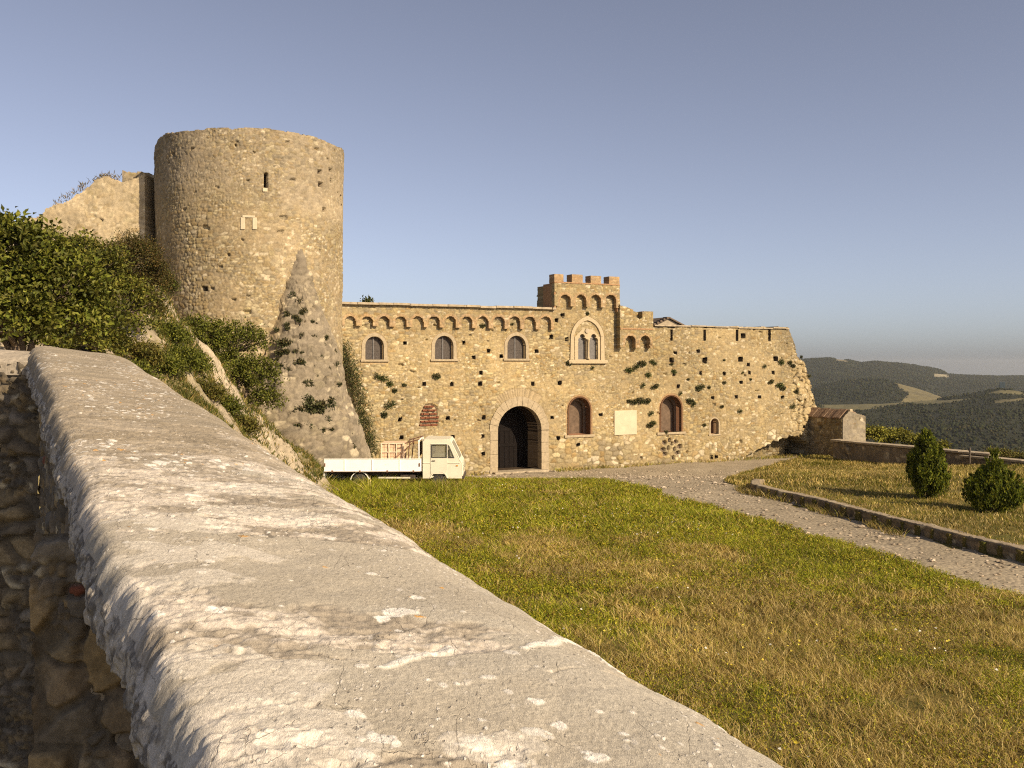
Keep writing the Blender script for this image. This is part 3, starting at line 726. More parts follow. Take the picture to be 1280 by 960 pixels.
# lower turret beside it, standing forward on two arches
hp = .36
pa = []
for x in (788, 806.5):
    a = fuv(x - 6, 427, hp); b = fuv(x + 6, 427, hp); r = (b[0] - a[0]) / 2; pa.append(((a[0] + b[0]) / 2, r, fuv(x, 420, hp)[1] - r))
pu = [fuv(774.8, 410, hp)[0], fuv(816.3, 410, hp)[0]]
ptx = [fuv(x, y, hp) for x, y in ((774.8, 382), (785, 385), (795, 389.5), (803.5, 390)  , (803.8, 389.8), (816.5, 389.8))]
tf = lambda A: np.interp(A, [p[0] for p in ptx], [p[1] for p in ptx]) - ((A > fuv(791, 400, hp)[0]) & (A < fuv(802.6, 400, hp)[0])) * (.42 - .7 * np.abs(A - fuv(799, 400, hp)[0]))
bz = band('bartizan', (pu[0], pu[1], fuv(775, 381.5, hp)[1]), pa, hp, 13, fuv(790, 434.5, hp)[1], cw, tf)
MB().box(pu[0] + .002, pu[1] - .002, -hp - .045, -hp + .05, fuv(795, 412.2, hp)[1], fuv(795, 410.3, hp)[1]).build('string_course', M['orange_brick'], bz, bevel=.01)
MB().box(fuv(803, 390, hp)[0], pu[1] - .003, -hp + .03, .35, fuv(810, 404, hp)[1], fuv(810, 389.5, hp)[1]).build('merlon', M['orange_brick'], bz, bevel=.02)
# roof line strip of the far stretch
mb = MB(); u = fuv(817, 408)[0]; ue = fuv(985.5, 408)[0]; zr = fuv(900, 409.2)[1]
while u < ue - .1:
    e = min(ue, u + rr.uniform(.5, 1.1)); q = rr.uniform(-.025, .025); mb.box(u, e - .012, -.12 + rr.uniform(-.02, .02), 1.2, zr - .02 + q, zr + .055 + q); u = e
mb.build('coping', M['coping_stone'], cw, bevel=.015)

# gate: voussoirs, jambs and leaves
gt = MB(); rr = random.Random(9); nb = 15
def wedge(a0, a1, r0, r1, y):
    pts = [(gc + r * math.cos(a), gzs + r * math.sin(a)) for r, a in ((r0, a0), (r1, a0), (r1, (a0 + a1) / 2), (r1, a1), (r0, a1), (r0, (a0 + a1) / 2))]
    gt.plate([pts], y, .35)
rw = .43
for k in range(nb):
    a0 = math.pi * k / nb + .006; a1 = math.pi * (k + 1) / nb - .006
    wedge(a0, a1, gr - .012, gr + rw + rr.uniform(-.02, .03), -.05 - rr.uniform(0, .02))
for s in (0, 1):
    z = GATE[2] - .3
    while z < gzs - .01:
        e = min(gzs, z + rr.uniform(.45, .7)); q = rr.uniform(-.03, .02); y = -.05 - rr.uniform(0, .02)
        if s == 0: gt.box(gc - gr - rw - q, gc - gr + .012, y, .35, z + .006, e - .006)
        else: gt.box(gc + gr - .012, gc + gr + rw + q, y, .35, z + .006, e - .006)
        z = e
gate = MB().plate([arch_pts((GATE[0] - .05, GATE[1] + .05, GATE[2] - .2, GATE[3] + .05))], 1.42, 1.5).build('gate', M['gate_wood'], cw)
pl = MB()
for k in range(9):
    a = GATE[0] + (GATE[1] - GATE[0]) * k / 9
    pl.box(a + .012, a + (GATE[1] - GATE[0]) / 9 - .012, 1.385, 1.418, GATE[2] - .2, gzs + .1)
pl.build('plank', M['gate_wood'], gate)
MB().box(GATE[0], GATE[1], 1.36, 1.384, GATE[2] + 1.1, GATE[2] + 1.25).box(GATE[0], GATE[1], 1.36, 1.384, gzs - .1, gzs + .05).build('crossbar', M['gate_wood'], gate)
gt.build('stone_trim', M['limestone'], cw, bevel=.018)
MB().box(gc - 1.5, gc + 1.5, -.35, .5, GATE[2] - .3, GATE[2] + .02).build('threshold', M['coping_stone'], cw, bevel=.02)

# arched windows of the upper floor
for b in UPW:
    o = arch_pts((b[0] - .17, b[1] + .17, b[2], b[3] + .17)); i = arch_pts(b)
    fr = MB().plate([o, i], -.03, .1).build('window', M['limestone'], cw, bevel=.01)
    c = (b[0] + b[1]) / 2; r = (b[1] - b[0]) / 2
    pts = arch_pts((b[0] + .002, b[1] - .002, b[2], b[3] - .002), 16); top = max(p[1] for p in pts)
    for s in (-1, 1):
        half = [(c, b[2])] + [(c + s * r * math.cos(a), b[3] - r + r * math.sin(a)) for a in [0]] if 0 else None
        arc = [(c + s * (.012 + (r - .02) * math.cos(a)), b[3] - r + (r - .01) * math.sin(a)) for a in np.linspace(0, math.pi / 2, 9)]
        poly = [(c + s * .012, b[2] + .01), (c + s * (r - .008), b[2] + .01)] + arc
        if s < 0: poly = poly[::-1]
        MB().plate([poly], .20, .24).build('shutter', M['shutter'], fr)
    MB().box(c - .025, c + .025, .165, .2, b[2] + .01, b[3] - .03).build('batten', M['pane'], fr)
    MB().box(b[0] - .24, b[1] + .24, -.10, .12, b[2] - .10, b[2]).build('sill', M['limestone'], fr, bevel=.015)
# brick-lined windows beside the gate
for b in LOW:
    o = arch_pts((b[0] - .07, b[1] + .07, b[2], b[3] + .07)); i = arch_pts(b)
    fr = MB().plate([o, i], -.05, .42).build('window', M['brown_brick'], cw, bevel=.012)
    ib = (b[0] + .14, b[1] - .14, b[2], b[3] - .16)
    MB().plate([arch_pts((b[0] - .01, b[1] + .01, b[2] - .02, b[3] + .01)), arch_pts(ib)], .40, .47).build('frame', M['niche'], fr)
    MB().plate([arch_pts((b[0], b[1], b[2], b[3]))], .57, .60).build('pane', M['niche'], fr)
    MB().box(b[0] - .28, b[1] + .28, -.09, .5, b[2] - .13, b[2]).build('sill', M['limestone'], fr, bevel=.02)
b = SMW
fr = MB().plate([arch_pts((b[0] - .1, b[1] + .1, b[2], b[3] + .1)), arch_pts(b)], -.03, .2).build('window', M['limestone'], cw, bevel=.012)
MB().plate([arch_pts(b)], .42, .45).build('pane', M['brown_brick'], fr)
MB().box(b[0] - .15, b[1] + .15, -.07, .3, b[2] - .09, b[2]).build('sill', M['limestone'], fr, bevel=.015)
# gothic twin window
ob = fbox(713, 755.3, 395.2, 450, .06); ib = fbox(717.5, 750.8, 400.5, 450, .06)
gw = MB().plate([pointed(ob), pointed(ib)], -.09, .05).build('gothic_window', M['pale_stone'], cw, bevel=.015)
def trefoil(b):
    u0, u1, z0, z1 = b; r = (u1 - u0) / 2; c = (u0 + u1) / 2; zs = z1 - 1.75 * r
    L = [(u0, z0), (u1, z0), (u1, zs)]
    for (ox, oz, rr_, a0, a1) in ((.42, .38, .58, -40, 95), (0, 1.05, .62, 5, 175), (-.42, .38, .58, 85, 220)):
        L += [(c + ox * r + rr_ * r * math.cos(R(a)), zs + oz * r + rr_ * r * math.sin(R(a))) for a in np.linspace(a0, a1, 9)]
    return L + [(u0, zs)]
fz = fbox(718.3, 750, 411.5, 450, .04)
head = [(fz[0], fz[2]), (fz[1], fz[2]), (fz[1], fz[2] + (fz[3] - fz[2]) * .74), ((fz[0] * .3 + fz[1] * .7), fz[3]), ((fz[0] * .7 + fz[1] * .3), fz[3]), (fz[0], fz[2] + (fz[3] - fz[2]) * .74)]
LB = [(b[0], b[1], b[2] + .01, b[3]) for b in LITE]
MB().plate([head] + [trefoil(b) for b in LB], -.055, .12).build('tracery', M['pale_stone'], gw, bevel=.008)
for b in LB:
    MB().plate([[(b[0] - .02, b[2]), (b[1] + .02, b[2]), (b[1] + .02, b[3] + .02), (b[0] - .02, b[3] + .02)]], .13, .16).build('pane', M['pane'], gw)
cxm = (LB[0][1] + LB[1][0]) / 2
MB().lathe([(.09, LB[0][2]), (.09, LB[0][2] + .07), (.055, LB[0][2] + .11), (.05, LB[0][3] - .42), (.085, LB[0][3] - .34), (.1, LB[0][3] - .28)], (cxm, -.09, 0), 14).build('column', M['pale_stone'], gw, smooth=True)
mdl = fuv(733.5, 413.5, .05); MB().lathe([(.12, -.115), (.12, -.06)], (mdl[0], 0, mdl[1]), 16, 'y').build('roundel', M['coping_stone'], gw)
sb = fbox(711, 759, 450, 454.5, .12); MB().box(sb[0], sb[1], -.16, .1, sb[2], sb[3]).build('sill', M['pale_stone'], gw, bevel=.02)
# cream slab
b = fbox(768, 796, 513, 543.5, .06)
MB().box(b[0], b[1], -.07, .05, b[2], b[3]).build('plaque', M['plaque'], cw, bevel=.012)
# bricked-up window
rr = random.Random(4); bb = fbox(524, 549, 505, 532.5); mb = MB(); nrow = 6; hgt = (bb[3] - bb[2]) / nrow
bw = []
for k in range(nrow):
    z = bb[2] + k * hgt
    u = bb[0] + (.10 + .12 * (k >= 4) + .1 * (k == 5)) + rr.uniform(-.1, .05); ue = bb[1] - (.02 + .1 * (k >= 4) + .12 * (k == 5)) + rr.uniform(-.05, .08)
    while u < ue:
        e = min(ue, u + rr.uniform(.10, .24)); y = -.03 - rr.uniform(-.03, .03)
        if rr.random() > .06: mb.box(u, e - .015, y, .11, z + .012, z + hgt * rr.uniform(.46, .58))
        u = e
mb.build('brick_infill', M['red_brick'], cw, bevel=.012)

# ================================================================ round tower with its sloping foot
TC = np.array([-11.38, 42.0]); TR = 3.87; TZ = 9.35
tw = thing('round_tower', 'massive round rubble stone tower with ragged top and sloping buttress', 'tower', (TC[0], TC[1], 0))
nu = 720; th = np.linspace(-math.pi, math.pi, nu); vs = np.arange(-5.6, TZ + .25, .034)
TH, V = np.meshgrid(th, vs); U = TH * TR            # theta 0 looks at the camera (-y)
h1, c1 = masonry(U, V, .24, .145, 31, PAL_TOWER, (.26, .195, .11), relief=.04, smear=.54, pale=.07)
h2, c2 = masonry(U, V, .21, .12, 35, PAL_TOWER * np.array((.90, .90, .93)), (.27, .21, .13), relief=.038, smear=.50, pale=.03)
up = ss(5.6, 7.0, V + (fbm(U * .4, V * .4, 3, 6) - .5) * 2.4)
lf = ss(-.7, -1.5, TH + (fbm(U * .4, V * .4, 3, 7) - .5) * .6)
up = np.maximum(up, lf)
HT = h1 * (1 - up) + h2 * up; CT = mixc(c1, c2, up)
HT = HT + (fbm(U * .3, V * .3, 4, 37) - .5) * .16 + lf * (fbm(U * 1.6, V * 1.2, 3, 38) - .5) * .16
# seam between two building stages, arrow slit, little walled-up window
zseam = 6.35
def tower_uv(px, py):
    r = ray(px, py); a = r[0] ** 2 + r[1] ** 2; bq = -2 * (r[0] * TC[0] + r[1] * TC[1]); cq = TC @ TC - TR ** 2
    t = (-bq - math.sqrt(max(0, bq * bq - 4 * a * cq))) / (2 * a); p = r * t
    return math.atan2(p[0] - TC[0], -(p[1] - TC[1])) * TR, p[2]
sl0 = tower_uv(332, 216); sl1 = tower_uv(332, 234)
m = (abs(U - sl0[0]) < .055) & (V < sl0[1]) & (V > sl1[1]); HT = np.where(m, -.5, HT); CT = np.where(m[..., None], (.06, .045, .03), CT)
for (x, y) in ((411, 213), (412, 226), (399, 231), (424, 247), (425, 258), (383, 355), (404, 262), (256, 361), (398, 215)):
    a, b = tower_uv(x, y); m = (abs(U - a) < .13) & (abs(V - b) < .09); HT = np.where(m, -.35, HT); CT = np.where(m[..., None], (.07, .05, .035), CT)
rimz = TZ + (fbm(U * .5, U * 0, 2, 41) - .5) * .12 + (fbm(U * 3.5, U * 0, 3, 42) - .5) * .12 - .28 * ss(.3, 1.0, np.abs(np.sin(TH * 1.5 + .6))) * 0 - .25 * ss(-.75, -1.1, TH)
RT = TR - .10 + .012 * (V + 5) + HT
P = np.stack([np.sin(TH) * RT, -np.cos(TH) * RT, V], -1)
Vc = V[:-1, :-1]; fmk = Vc < rimz[:-1, :-1]
inn = np.stack([-np.sin(TH) * 1.1, np.cos(TH) * 1.1, TH * 0], -1)
grid_mesh('wall', P, CT, fmk, inn, M['stone'], tw)
MB().lathe([(TR - .6, 7.9), (TR - .6, 8.3)], (0, 0, 0), 40).build('roof_slab', M['coping_stone'], tw)
def on_tower(name, boxes, mat, dep=.06, bev=.012):
    mb = MB()
    for (x0, x1, y0, y1) in boxes:
        a = tower_uv((x0 + x1) / 2, (y0 + y1) / 2); hw = (tower_uv(x1, y1)[0] - tower_uv(x0, y1)[0]) / 2; hh = (tower_uv(x0, y0)[1] - tower_uv(x0, y1)[1]) / 2
        t = a[0] / TR; e = np.array([math.cos(t), math.sin(t)]); n = np.array([math.sin(t), -math.cos(t)])
        rr0 = TR - .10 + .012 * (a[1] + 5)
        q = [n * (rr0 + d) + e * s for d in (-.15, dep) for s in (-hw, hw)]
        mb.add([(q[0][0], q[0][1], a[1] - hh), (q[1][0], q[1][1], a[1] - hh), (q[3][0], q[3][1], a[1] - hh), (q[2][0], q[2][1], a[1] - hh),
                (q[0][0], q[0][1], a[1] + hh), (q[1][0], q[1][1], a[1] + hh), (q[3][0], q[3][1], a[1] + hh), (q[2][0], q[2][1], a[1] + hh)],
               [(0, 3, 2, 1), (4, 5, 6, 7), (0, 1, 5, 4), (1, 2, 6, 5), (2, 3, 7, 6), (3, 0, 4, 7)])
    return mb.build(name, mat, tw, bevel=bev)
on_tower('window_jamb', [(301, 306.5, 272, 287)], M['plaque']); on_tower('window_jamb', [(315.5, 321, 272, 287)], M['plaque']); on_tower('window_lintel', [(303, 319, 269.5, 272.3)], M['plaque'])
on_tower('slit_sill', [(328, 334, 235.5, 240)], M['plaque'], .05)

# buttress: an oblique cone leaning on the tower
AP = np.array([-8.75, 39.35, 4.95]); BC = np.array([-9.35, 40.2, -5.2]); rxb, ryb = 3.98, 3.5
tt = np.linspace(0, 1, 230); ph = np.linspace(R(-115), R(125), 330)
PH, TT = np.meshgrid(ph, tt[::-1])
rad = TT * (1 + .05 * np.sin(PH * 2 + 1))
U = PH * 3.1 * TT; V = (1 - TT) * 10.2
h, c = masonry(U + 50, V, .34, .24, 51, np.array([(.245, .195, .13), (.265, .215, .145), (.22, .18, .125), (.29, .235, .15), (.19, .155, .105)]), (.225, .18, .12), relief=.06, smear=.50, pale=.07, holes=.03)
h = h + (fbm(U * .5 + 9, V * .5, 4, 57) - .5) * .35 * ss(.05, .3, TT) + (fbm(U * 2 + 9, V * 2, 4, 58) - .5) * .20
c = c * (.8 + .4 * fbm(U * .8, V * .5, 4, 59))[..., None]
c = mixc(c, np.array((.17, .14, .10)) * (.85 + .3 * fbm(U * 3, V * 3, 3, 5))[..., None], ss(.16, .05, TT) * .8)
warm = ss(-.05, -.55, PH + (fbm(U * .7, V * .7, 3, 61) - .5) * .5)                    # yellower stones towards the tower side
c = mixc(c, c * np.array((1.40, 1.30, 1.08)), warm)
cen = AP[None, None] * (1 - TT)[..., None] + BC[None, None] * TT[..., None]
P = np.stack([cen[..., 0] + np.sin(PH) * (rad * rxb + h + .05), cen[..., 1] - np.cos(PH) * (rad * ryb + h + .05), cen[..., 2] + .25 * h], -1) - np.array([TC[0], TC[1], 0])
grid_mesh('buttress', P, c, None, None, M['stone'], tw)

# ================================================================ ruined wall behind the bushes
ru = [(-5, 300), (20, 282), (40, 270), (62, 262), (100, 240), (118, 228), (130, 224.5), (150, 226), (170, 222), (180, 215), (186, 213), (193, 212)]
Yr = 40.35; uv = [((x - HX) / F * Yr, -(y - HY) / F * Yr) for x, y in ru]
us = np.arange(uv[0][0], -15.42, .05); vs = np.arange(-1, 8.6, .05); U, V = np.meshgrid(us, vs)
h, c = masonry(U, V, .34, .2, 71, PAL_TOWER, (.42, .33, .20), relief=.05, smear=.40, pale=.05)
tp = np.interp(U, [p[0] for p in uv], [p[1] for p in uv]) + (fbm(U * 1.7, U * 0, 4, 72) - .5) * .45
rw_ = grid_mesh('ruined_wall', np.stack([U - (-18), -h + (fbm(U * .4, V * .4, 3, 73) - .5) * .3, V], -1), c, V[:-1, :-1] < tp[:-1, :-1], (0, 1.1, 0), M['stone'])
rw_.location = (-18, Yr, 0); tag(rw_, 'broken stone wall with stepped crumbling top beside the round tower', 'ruined wall', kind='thing')
us = np.arange(-17, -14.6, .05); U, V = np.meshgrid(us, vs); h, c = masonry(U, V, .3, .2, 75, PAL_TOWER, (.36, .28, .18), relief=.05, smear=.5)
tp = 8.3 + (fbm(U * 1.7, U * 0, 4, 76) - .5) * .3
rw2 = grid_mesh('wall_stub', np.stack([U + 16, -h, V], -1), c, V[:-1, :-1] < tp[:-1, :-1], (0, .8, 0), M['stone']); rw2.location = (-16, 41.9, 0)
tag(rw2, 'narrow shaded stub of wall set back between ruined wall and round tower', 'ruined wall', kind='thing')

# ================================================================ gabled house showing over the wall
hs = thing('house', 'small house gable with tiled roof showing above the castle wall', 'house', tuple(at_depth(836, 455, 62.0)), R(20))
s = 62 / F
g = MB().plate([[(-1.25, -6), (1.35, -6), (1.35, 2.32), (-.02, 2.92), (-1.25, 2.38)]], 0, 4).build('wall', M['render'], hs)
rf = MB()
rf.add([(-1.4, -.15, 2.30), (-.02, -.15, 2.94), (-.02, 4.1, 2.94), (-1.4, 4.1, 2.30), (-1.4, -.15, 2.40), (-.02, -.15, 3.04), (-.02, 4.1, 3.04), (-1.4, 4.1, 2.40)], [(0, 3, 2, 1), (4, 5, 6, 7), (0, 1, 5, 4), (1, 2, 6, 5), (2, 3, 7, 6), (3, 0, 4, 7)])
rf.add([(-.015, -.15, 2.94), (1.6, -.15, 2.22), (1.6, 4.1, 2.22), (-.015, 4.1, 2.94), (-.015, -.15, 3.04), (1.6, -.15, 2.32), (1.6, 4.1, 2.32), (-.015, 4.1, 3.04)], [(0, 3, 2, 1), (4, 5, 6, 7), (0, 1, 5, 4), (1, 2, 6, 5), (2, 3, 7, 6), (3, 0, 4, 7)])
for k in range(6):
    t = k / 6; rf.box(-1.42 + 1.38 * t, -1.30 + 1.38 * t, -.22, .3, 2.37 + .64 * t, 2.50 + .64 * t)
rf.build('roof', M['bark'], hs, bevel=.01)

# ================================================================ stone hut at the end of the wall
K = np.array([18.6, 54.0]); dl = np.array([-.43, .9]) / math.hypot(.43, .9); dr = np.array([.9, .43]) / math.hypot(.9, .43)
ht_ = thing('hut', 'little stone hut with broken clay tile roof at the end of the castle wall', 'hut', (K[0], K[1], 0), math.atan2(dr[1], dr[0]))
Lr, Ll = 1.72, 3.0          # local x along the lit gable, y away along the shaded side
uu = np.arange(0, Lr + .02, .043); vv = np.arange(-5.8, -2.5, .043); A, B = np.meshgrid(uu, vv); h, c = masonry(A, B, .4, .25, 81, PAL_CASTLE * .62, (.24, .20, .14), relief=.03, smear=.36, pale=.06)
tp = np.interp(A, [0, .42, Lr], [-3.08, -2.68, -3.0])
grid_mesh('gable_wall', np.stack([A, -h, B], -1), c, B[:-1, :-1] < tp[:-1, :-1], (0, .3, 0), M['stone'], ht_)
uu = np.arange(.0, Ll, .043); A, B = np.meshgrid(uu, vv); h, c = masonry(A, B, .36, .22, 83, PAL_CASTLE * .8, (.30, .23, .14), relief=.05, smear=.55)
grid_mesh('side_wall', np.stack([-h, Ll - A, B], -1), c, B[:-1, :-1] < -3.1, (.3, 0, 0), M['stone'], ht_)
MB().box(Lr - .3, Lr, .3, Ll, -5.8, -3.05).box(.3, Lr - .3, Ll - .3, Ll, -5.8, -3.05).build('back_wall', M['render'], ht_)
rf = MB(); rr = random.Random(8)
for k in range(9):          # rows of tiles up the slope above the shaded wall, some missing
    y0 = .12 + k * .31
    for (xa, za, xb, zb) in ((-.12, -3.12, .44, -2.64), (.44, -2.64, 1.12, -2.83), (1.10, -2.84, Lr + .1, -3.0)):
        if rr.random() < .12: continue
        z = rr.uniform(-.02, .03); rf.add([(xa, y0, za + z), (xb, y0, zb + z), (xb, y0 + .29, zb + z), (xa, y0 + .29, za + z), (xa, y0, za + z + .07), (xb, y0, zb + z + .07), (xb, y0 + .29, zb + z + .07), (xa, y0 + .29, za + z + .07)],
                                         [(0, 3, 2, 1), (4, 5, 6, 7), (0, 1, 5, 4), (1, 2, 6, 5), (2, 3, 7, 6), (3, 0, 4, 7)])
rf.build('roof', M['tile'], ht_, bevel=.02)
MB().box(.5, .72, -.05, .2, -2.72, -2.55).build('ridge_stone', M['pale_stone'], ht_, bevel=.04)
# ================================================================ rocky hillside under the tower
def pz(px, py, Y): return ((px - HX) / F * Y, Y, -(py - HY) / F * Y)
RIDGE = [pz(180, 352, 29.5), pz(200, 380, 30), pz(225, 417, 30.5), pz(262, 455, 31), pz(290, 497, 31.5), pz(322, 535, 32), pz(350, 563, 32.6), pz(380, 590, 33.4), pz(400, 608, 34.0)]
ctl = RIDGE + [
    pz(215, 440, 27), pz(150, 400, 26), pz(250, 490, 28), pz(300, 545, 29), pz(200, 480, 25), pz(340, 592, 31), pz(100, 430, 22), pz(40, 430, 20), pz(150, 478, 20),
    (-11.5, 37.6, -.6), (-9.2, 36.6, -2.6), (-7.6, 36.4, -3.9), (-10.2, 34.2, -1.7), (-12.2, 35.5, .2), (-8.6, 34.6, -3.1), (-7.2, 35.3, -4.2), (-6.4, 37.6, -4.7), (-5.5, 36, -4.75), (-5.2, 40, -5.2), (-4.8, 33, -4.75), (-5, 29, -4.8), (-4.5, 24, -4.8), (-4, 18, -4.9), (-4, 12, -4.9),
    (-13.5, 37, 1.6), (-16, 38.5, 2.6), (-19, 38.5, 3.6), (-24, 38, 4.5), (-15, 44, 3), (-22, 44, 4.5), (-11, 44, 0), (-7, 44, -5), (-26, 30, 4.5), (-19, 30, 3.4), (-24, 20, 2.8), (-16, 22, 1.8), (-12, 18, -.2), (-20, 12, 1.5), (-12, 12, -1.5), (-8, 14, -2.8), (-7, 22, -3.4), (-26, 10, 2)]
ctl = np.array(ctl)
def tps(ctl, X, Y, lam=.02):
    n = len(ctl); d = np.hypot(ctl[:, None, 0] - ctl[None, :, 0], ctl[:, None, 1] - ctl[None, :, 1])
    K_ = np.where(d > 0, d * d * np.log(d + 1e-9), 0) + lam * np.eye(n)
    Pm = np.c_[np.ones(n), ctl[:, :2]]; A = np.block([[K_, Pm], [Pm.T, np.zeros((3, 3))]])
    sol = np.linalg.solve(A, np.r_[ctl[:, 2], 0, 0, 0]); out = sol[n] + sol[n + 1] * X + sol[n + 2] * Y
    for k in range(n):
        q = np.hypot(X - ctl[k, 0], Y - ctl[k, 1]); out = out + sol[k] * q * q * np.log(q + 1e-9)
    return out
rg = np.array(RIDGE)
def hill_z(X, Y, detail=True):
    z = tps(ctl, X, Y)
    if detail:
        d = dist_line([tuple(p[:2]) for p in RIDGE], X, Y)
        edge = np.exp(-((d + (fbm(X * 2.2, Y * 2.2, 3, 127) - .5) * .6) / .34) ** 2)                            # stony lip along the ridge
        rk = fbm(X * .9, Y * .9, 5, 120, .55)
        z = z + edge * (.42 + .40 * (fbm(X * 1.6, Y * 1.6, 3, 122) - .5)) + (np.abs(rk - .5) * -1.2 + .15) * .8 + (fbm(X * 3, Y * 3, 5, 125, .6) - .5) * .42
    return z
hx = np.arange(-26, -3.6, .09); hy = np.arange(9.5, 45, .09); X_, Y_ = np.meshgrid(hx, hy)
Zh = hill_z(X_, Y_)
rock = ss(.44, .58, fbm(X_ * .8, Y_ * .8, 4, 130) + .35 * np.exp(-(dist_line([tuple(p[:2]) for p in RIDGE], X_, Y_) / .7) ** 2))
ch = mixc(np.array((.17, .14, .065)) * (.6 + .8 * fbm(X_ * 2, Y_ * 2, 4, 131))[..., None], np.array((.31, .255, .175)) * (.45 + 1.1 * fbm(X_ * 1.7, Y_ * 3, 4, 133))[..., None], rock)
zgr = zg(X_, Y_)
tag(grid_mesh('hillside', np.stack([X_, Y_, Zh], -1), ch, (Zh > zgr - .25)[:-1, :-1], (0, 0, -1.5), M['rock']), kind='structure')

# ================================================================ the near parapet wall
pw = thing('parapet', 'broad rounded mortar wall top with white and orange lichen crossing close to the viewer', 'parapet')
L0 = np.array([-.43, 1.19, -.50]); L1 = np.array([-3.90, 7.75, -.03]); R0 = np.array([.33, 1.573, -.585]); R1 = np.array([-3.02, 8.15, -.17])
tdir = (L1 - L0)[:2]; LEN = float(np.hypot(*tdir)); tdir = tdir / LEN; ndir = np.array([tdir[1], -tdir[0]])   # ndir points to the lawn side
Wd = float((R0 - L0)[:2] @ ndir)
Ys = [-.7]
while Ys[-1] < 8.6: Ys.append(Ys[-1] + (.012 if Ys[-1] < .8 else max(.0024, .0020 * Ys[-1])))
tpar = (np.array(Ys) - L0[1]) / (L1[1] - L0[1]); tpar = tpar[tpar < 1.06]
ns = 400; sp = np.linspace(0, 1, ns)
T_, S_ = np.meshgrid(tpar, sp)                       # rows across, columns along
lm = T_ * LEN; sm_ = S_ * Wd                         # metres along / across
bulge = .075 + .095 * np.clip(T_, 0, 1) ** 1.5
prof = 1 - np.abs(2 * S_ - 1) ** (14 - 11.2 * np.sqrt(S_))
wav = (fbm(lm * .9, lm * 0, 3, 140) - .5)
edgeL = (fbm(lm * 2.2, lm * 0 + 3, 4, 141) - .5) * .05 + (fbm(lm * 9, lm * 0 + 3, 3, 143) - .5) * .022
edgeR = (fbm(lm * 1.6, lm * 0 + 9, 4, 142) - .5) * .035 + (fbm(lm * 8, lm * 0 + 3, 3, 144) - .5) * .018
Lp = L0[None, None] + T_[..., None] * (L1 - L0); Rp = R0[None, None] + T_[..., None] * (R1 - R0)
PB = Lp + S_[..., None] * (Rp - Lp)
prof = prof + (1 - prof) * .62 * (1 - .65 * np.clip(T_, 0, 1)) * np.clip(1 - 2 * S_, 0, 1) ** .5
PB[..., 2] += bulge * prof + wav * .03 + (fbm(lm * 1.1, sm_ * 1.6, 3, 145) - .5) * .03
off = -edgeL * (1 - S_) ** 3 + edgeR * S_ ** 3
PB[..., 0] += ndir[0] * off; PB[..., 1] += ndir[1] * off
# rolled lips
lip = np.clip((.035 - sm_) / .035, 0, 1); PB[..., 2] -= .030 * lip ** 2
lip = np.clip((sm_ - Wd + .05) / .05, 0, 1); PB[..., 2] -= .045 * lip ** 2
# surface layers
wx = lm + (fbm(lm * 3, sm_ * 3, 3, 150) - .5) * .3; wy = sm_ + (fbm(lm * 3 + 9, sm_ * 3, 3, 151) - .5) * .3
ero = fbm(wx * 2.6, wy * 1.5, 6, 152, .58)
bias = .07 * ss(.9, 2.6, lm) * (1 - .7 * ss(4.0, 6.0, lm)) + .12 * ss(.30, .02, sm_) + .13 * ss(.42, .12, sm_) * ss(1.3, .3, lm) - .09 * ss(.35, .7, sm_) * (1 - .6 * ss(2.0, 3.5, lm))
E = ss(.50, .545, ero + bias)                       # 1 where the skin of the mortar has scaled off
rough = fbm(lm * 30, sm_ * 15, 4, 153, .65) - .5
ridged = 1 - np.abs(2 * fbm(lm * 22, sm_ * 9, 4, 154) - 1) * 2
hgt = (fbm(lm * 5, sm_ * 5, 3, 155) - .5) * .010 + (fbm(lm * 60, sm_ * 60, 3, 156, .8) - .5) * .0011 + (fbm(lm * 16, sm_ * 16, 3, 147) - .5) * .004 + (_h(np.floor(lm * 330), np.floor(sm_ * 330), 148) - .5) * .0012
hgt = hgt * (1 - .3 * E) + E * (-.004 + rough * .009 + (ridged - .3) * .004 + (fbm(lm * 60, sm_ * 60, 2, 149) - .5) * .007)
b0 = np.array((.385, .342, .268)); base = b0 * (.82 + .36 * fbm(lm * 2.2, sm_ * 2.2, 5, 157))[..., None]
base = mixc(base, np.array((.40, .362, .292)) * (.9 + .2 * fbm(lm * 6, sm_ * 6, 3, 158))[..., None], ss(.5, .62, fbm(lm * 1.3 + 3, sm_ * 1.3, 4, 159)))
dk = np.array((.28, .24, .185)); pl_ = np.array((.54, .48, .40))
er = mixc(dk * (.75 + .5 * fbm(lm * 40, sm_ * 20, 3, 160))[..., None], pl_ * (.8 + .35 * fbm(lm * 14, sm_ * 14, 3, 161))[..., None], ss(.42, .60, fbm(wx * 10, wy * 4.5, 5, 162, .6) + rough * .35 + .06 * ss(.25, .0, sm_)))
cc = mixc(base, er, E * .92)
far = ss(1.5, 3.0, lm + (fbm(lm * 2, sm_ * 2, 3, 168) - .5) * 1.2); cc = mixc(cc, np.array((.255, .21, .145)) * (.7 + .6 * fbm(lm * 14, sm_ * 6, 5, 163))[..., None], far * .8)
grit = vnoise(lm * 120, sm_ * 120, 164); pocks = ss(.80, .9, vnoise(lm * 60, sm_ * 60, 165) * .6 + .4 * fbm(lm * 6, sm_ * 6, 2, 166)); redge = ss(.055, .0, Wd - sm_ + (fbm(lm * 5, sm_ * 5, 4, 169) - .5) * .11) * ss(.42, .55, fbm(lm * 2.3, lm * 0, 3, 167)); cc = mixc(cc, np.array((.62, .56, .47)) * (.85 + .3 * fbm(lm * 30, sm_ * 30, 3, 5))[..., None], redge * .85 * (1 - .7 * far)); cc = cc * (1 - .4 * pocks)[..., None]; hgt -= pocks * .002
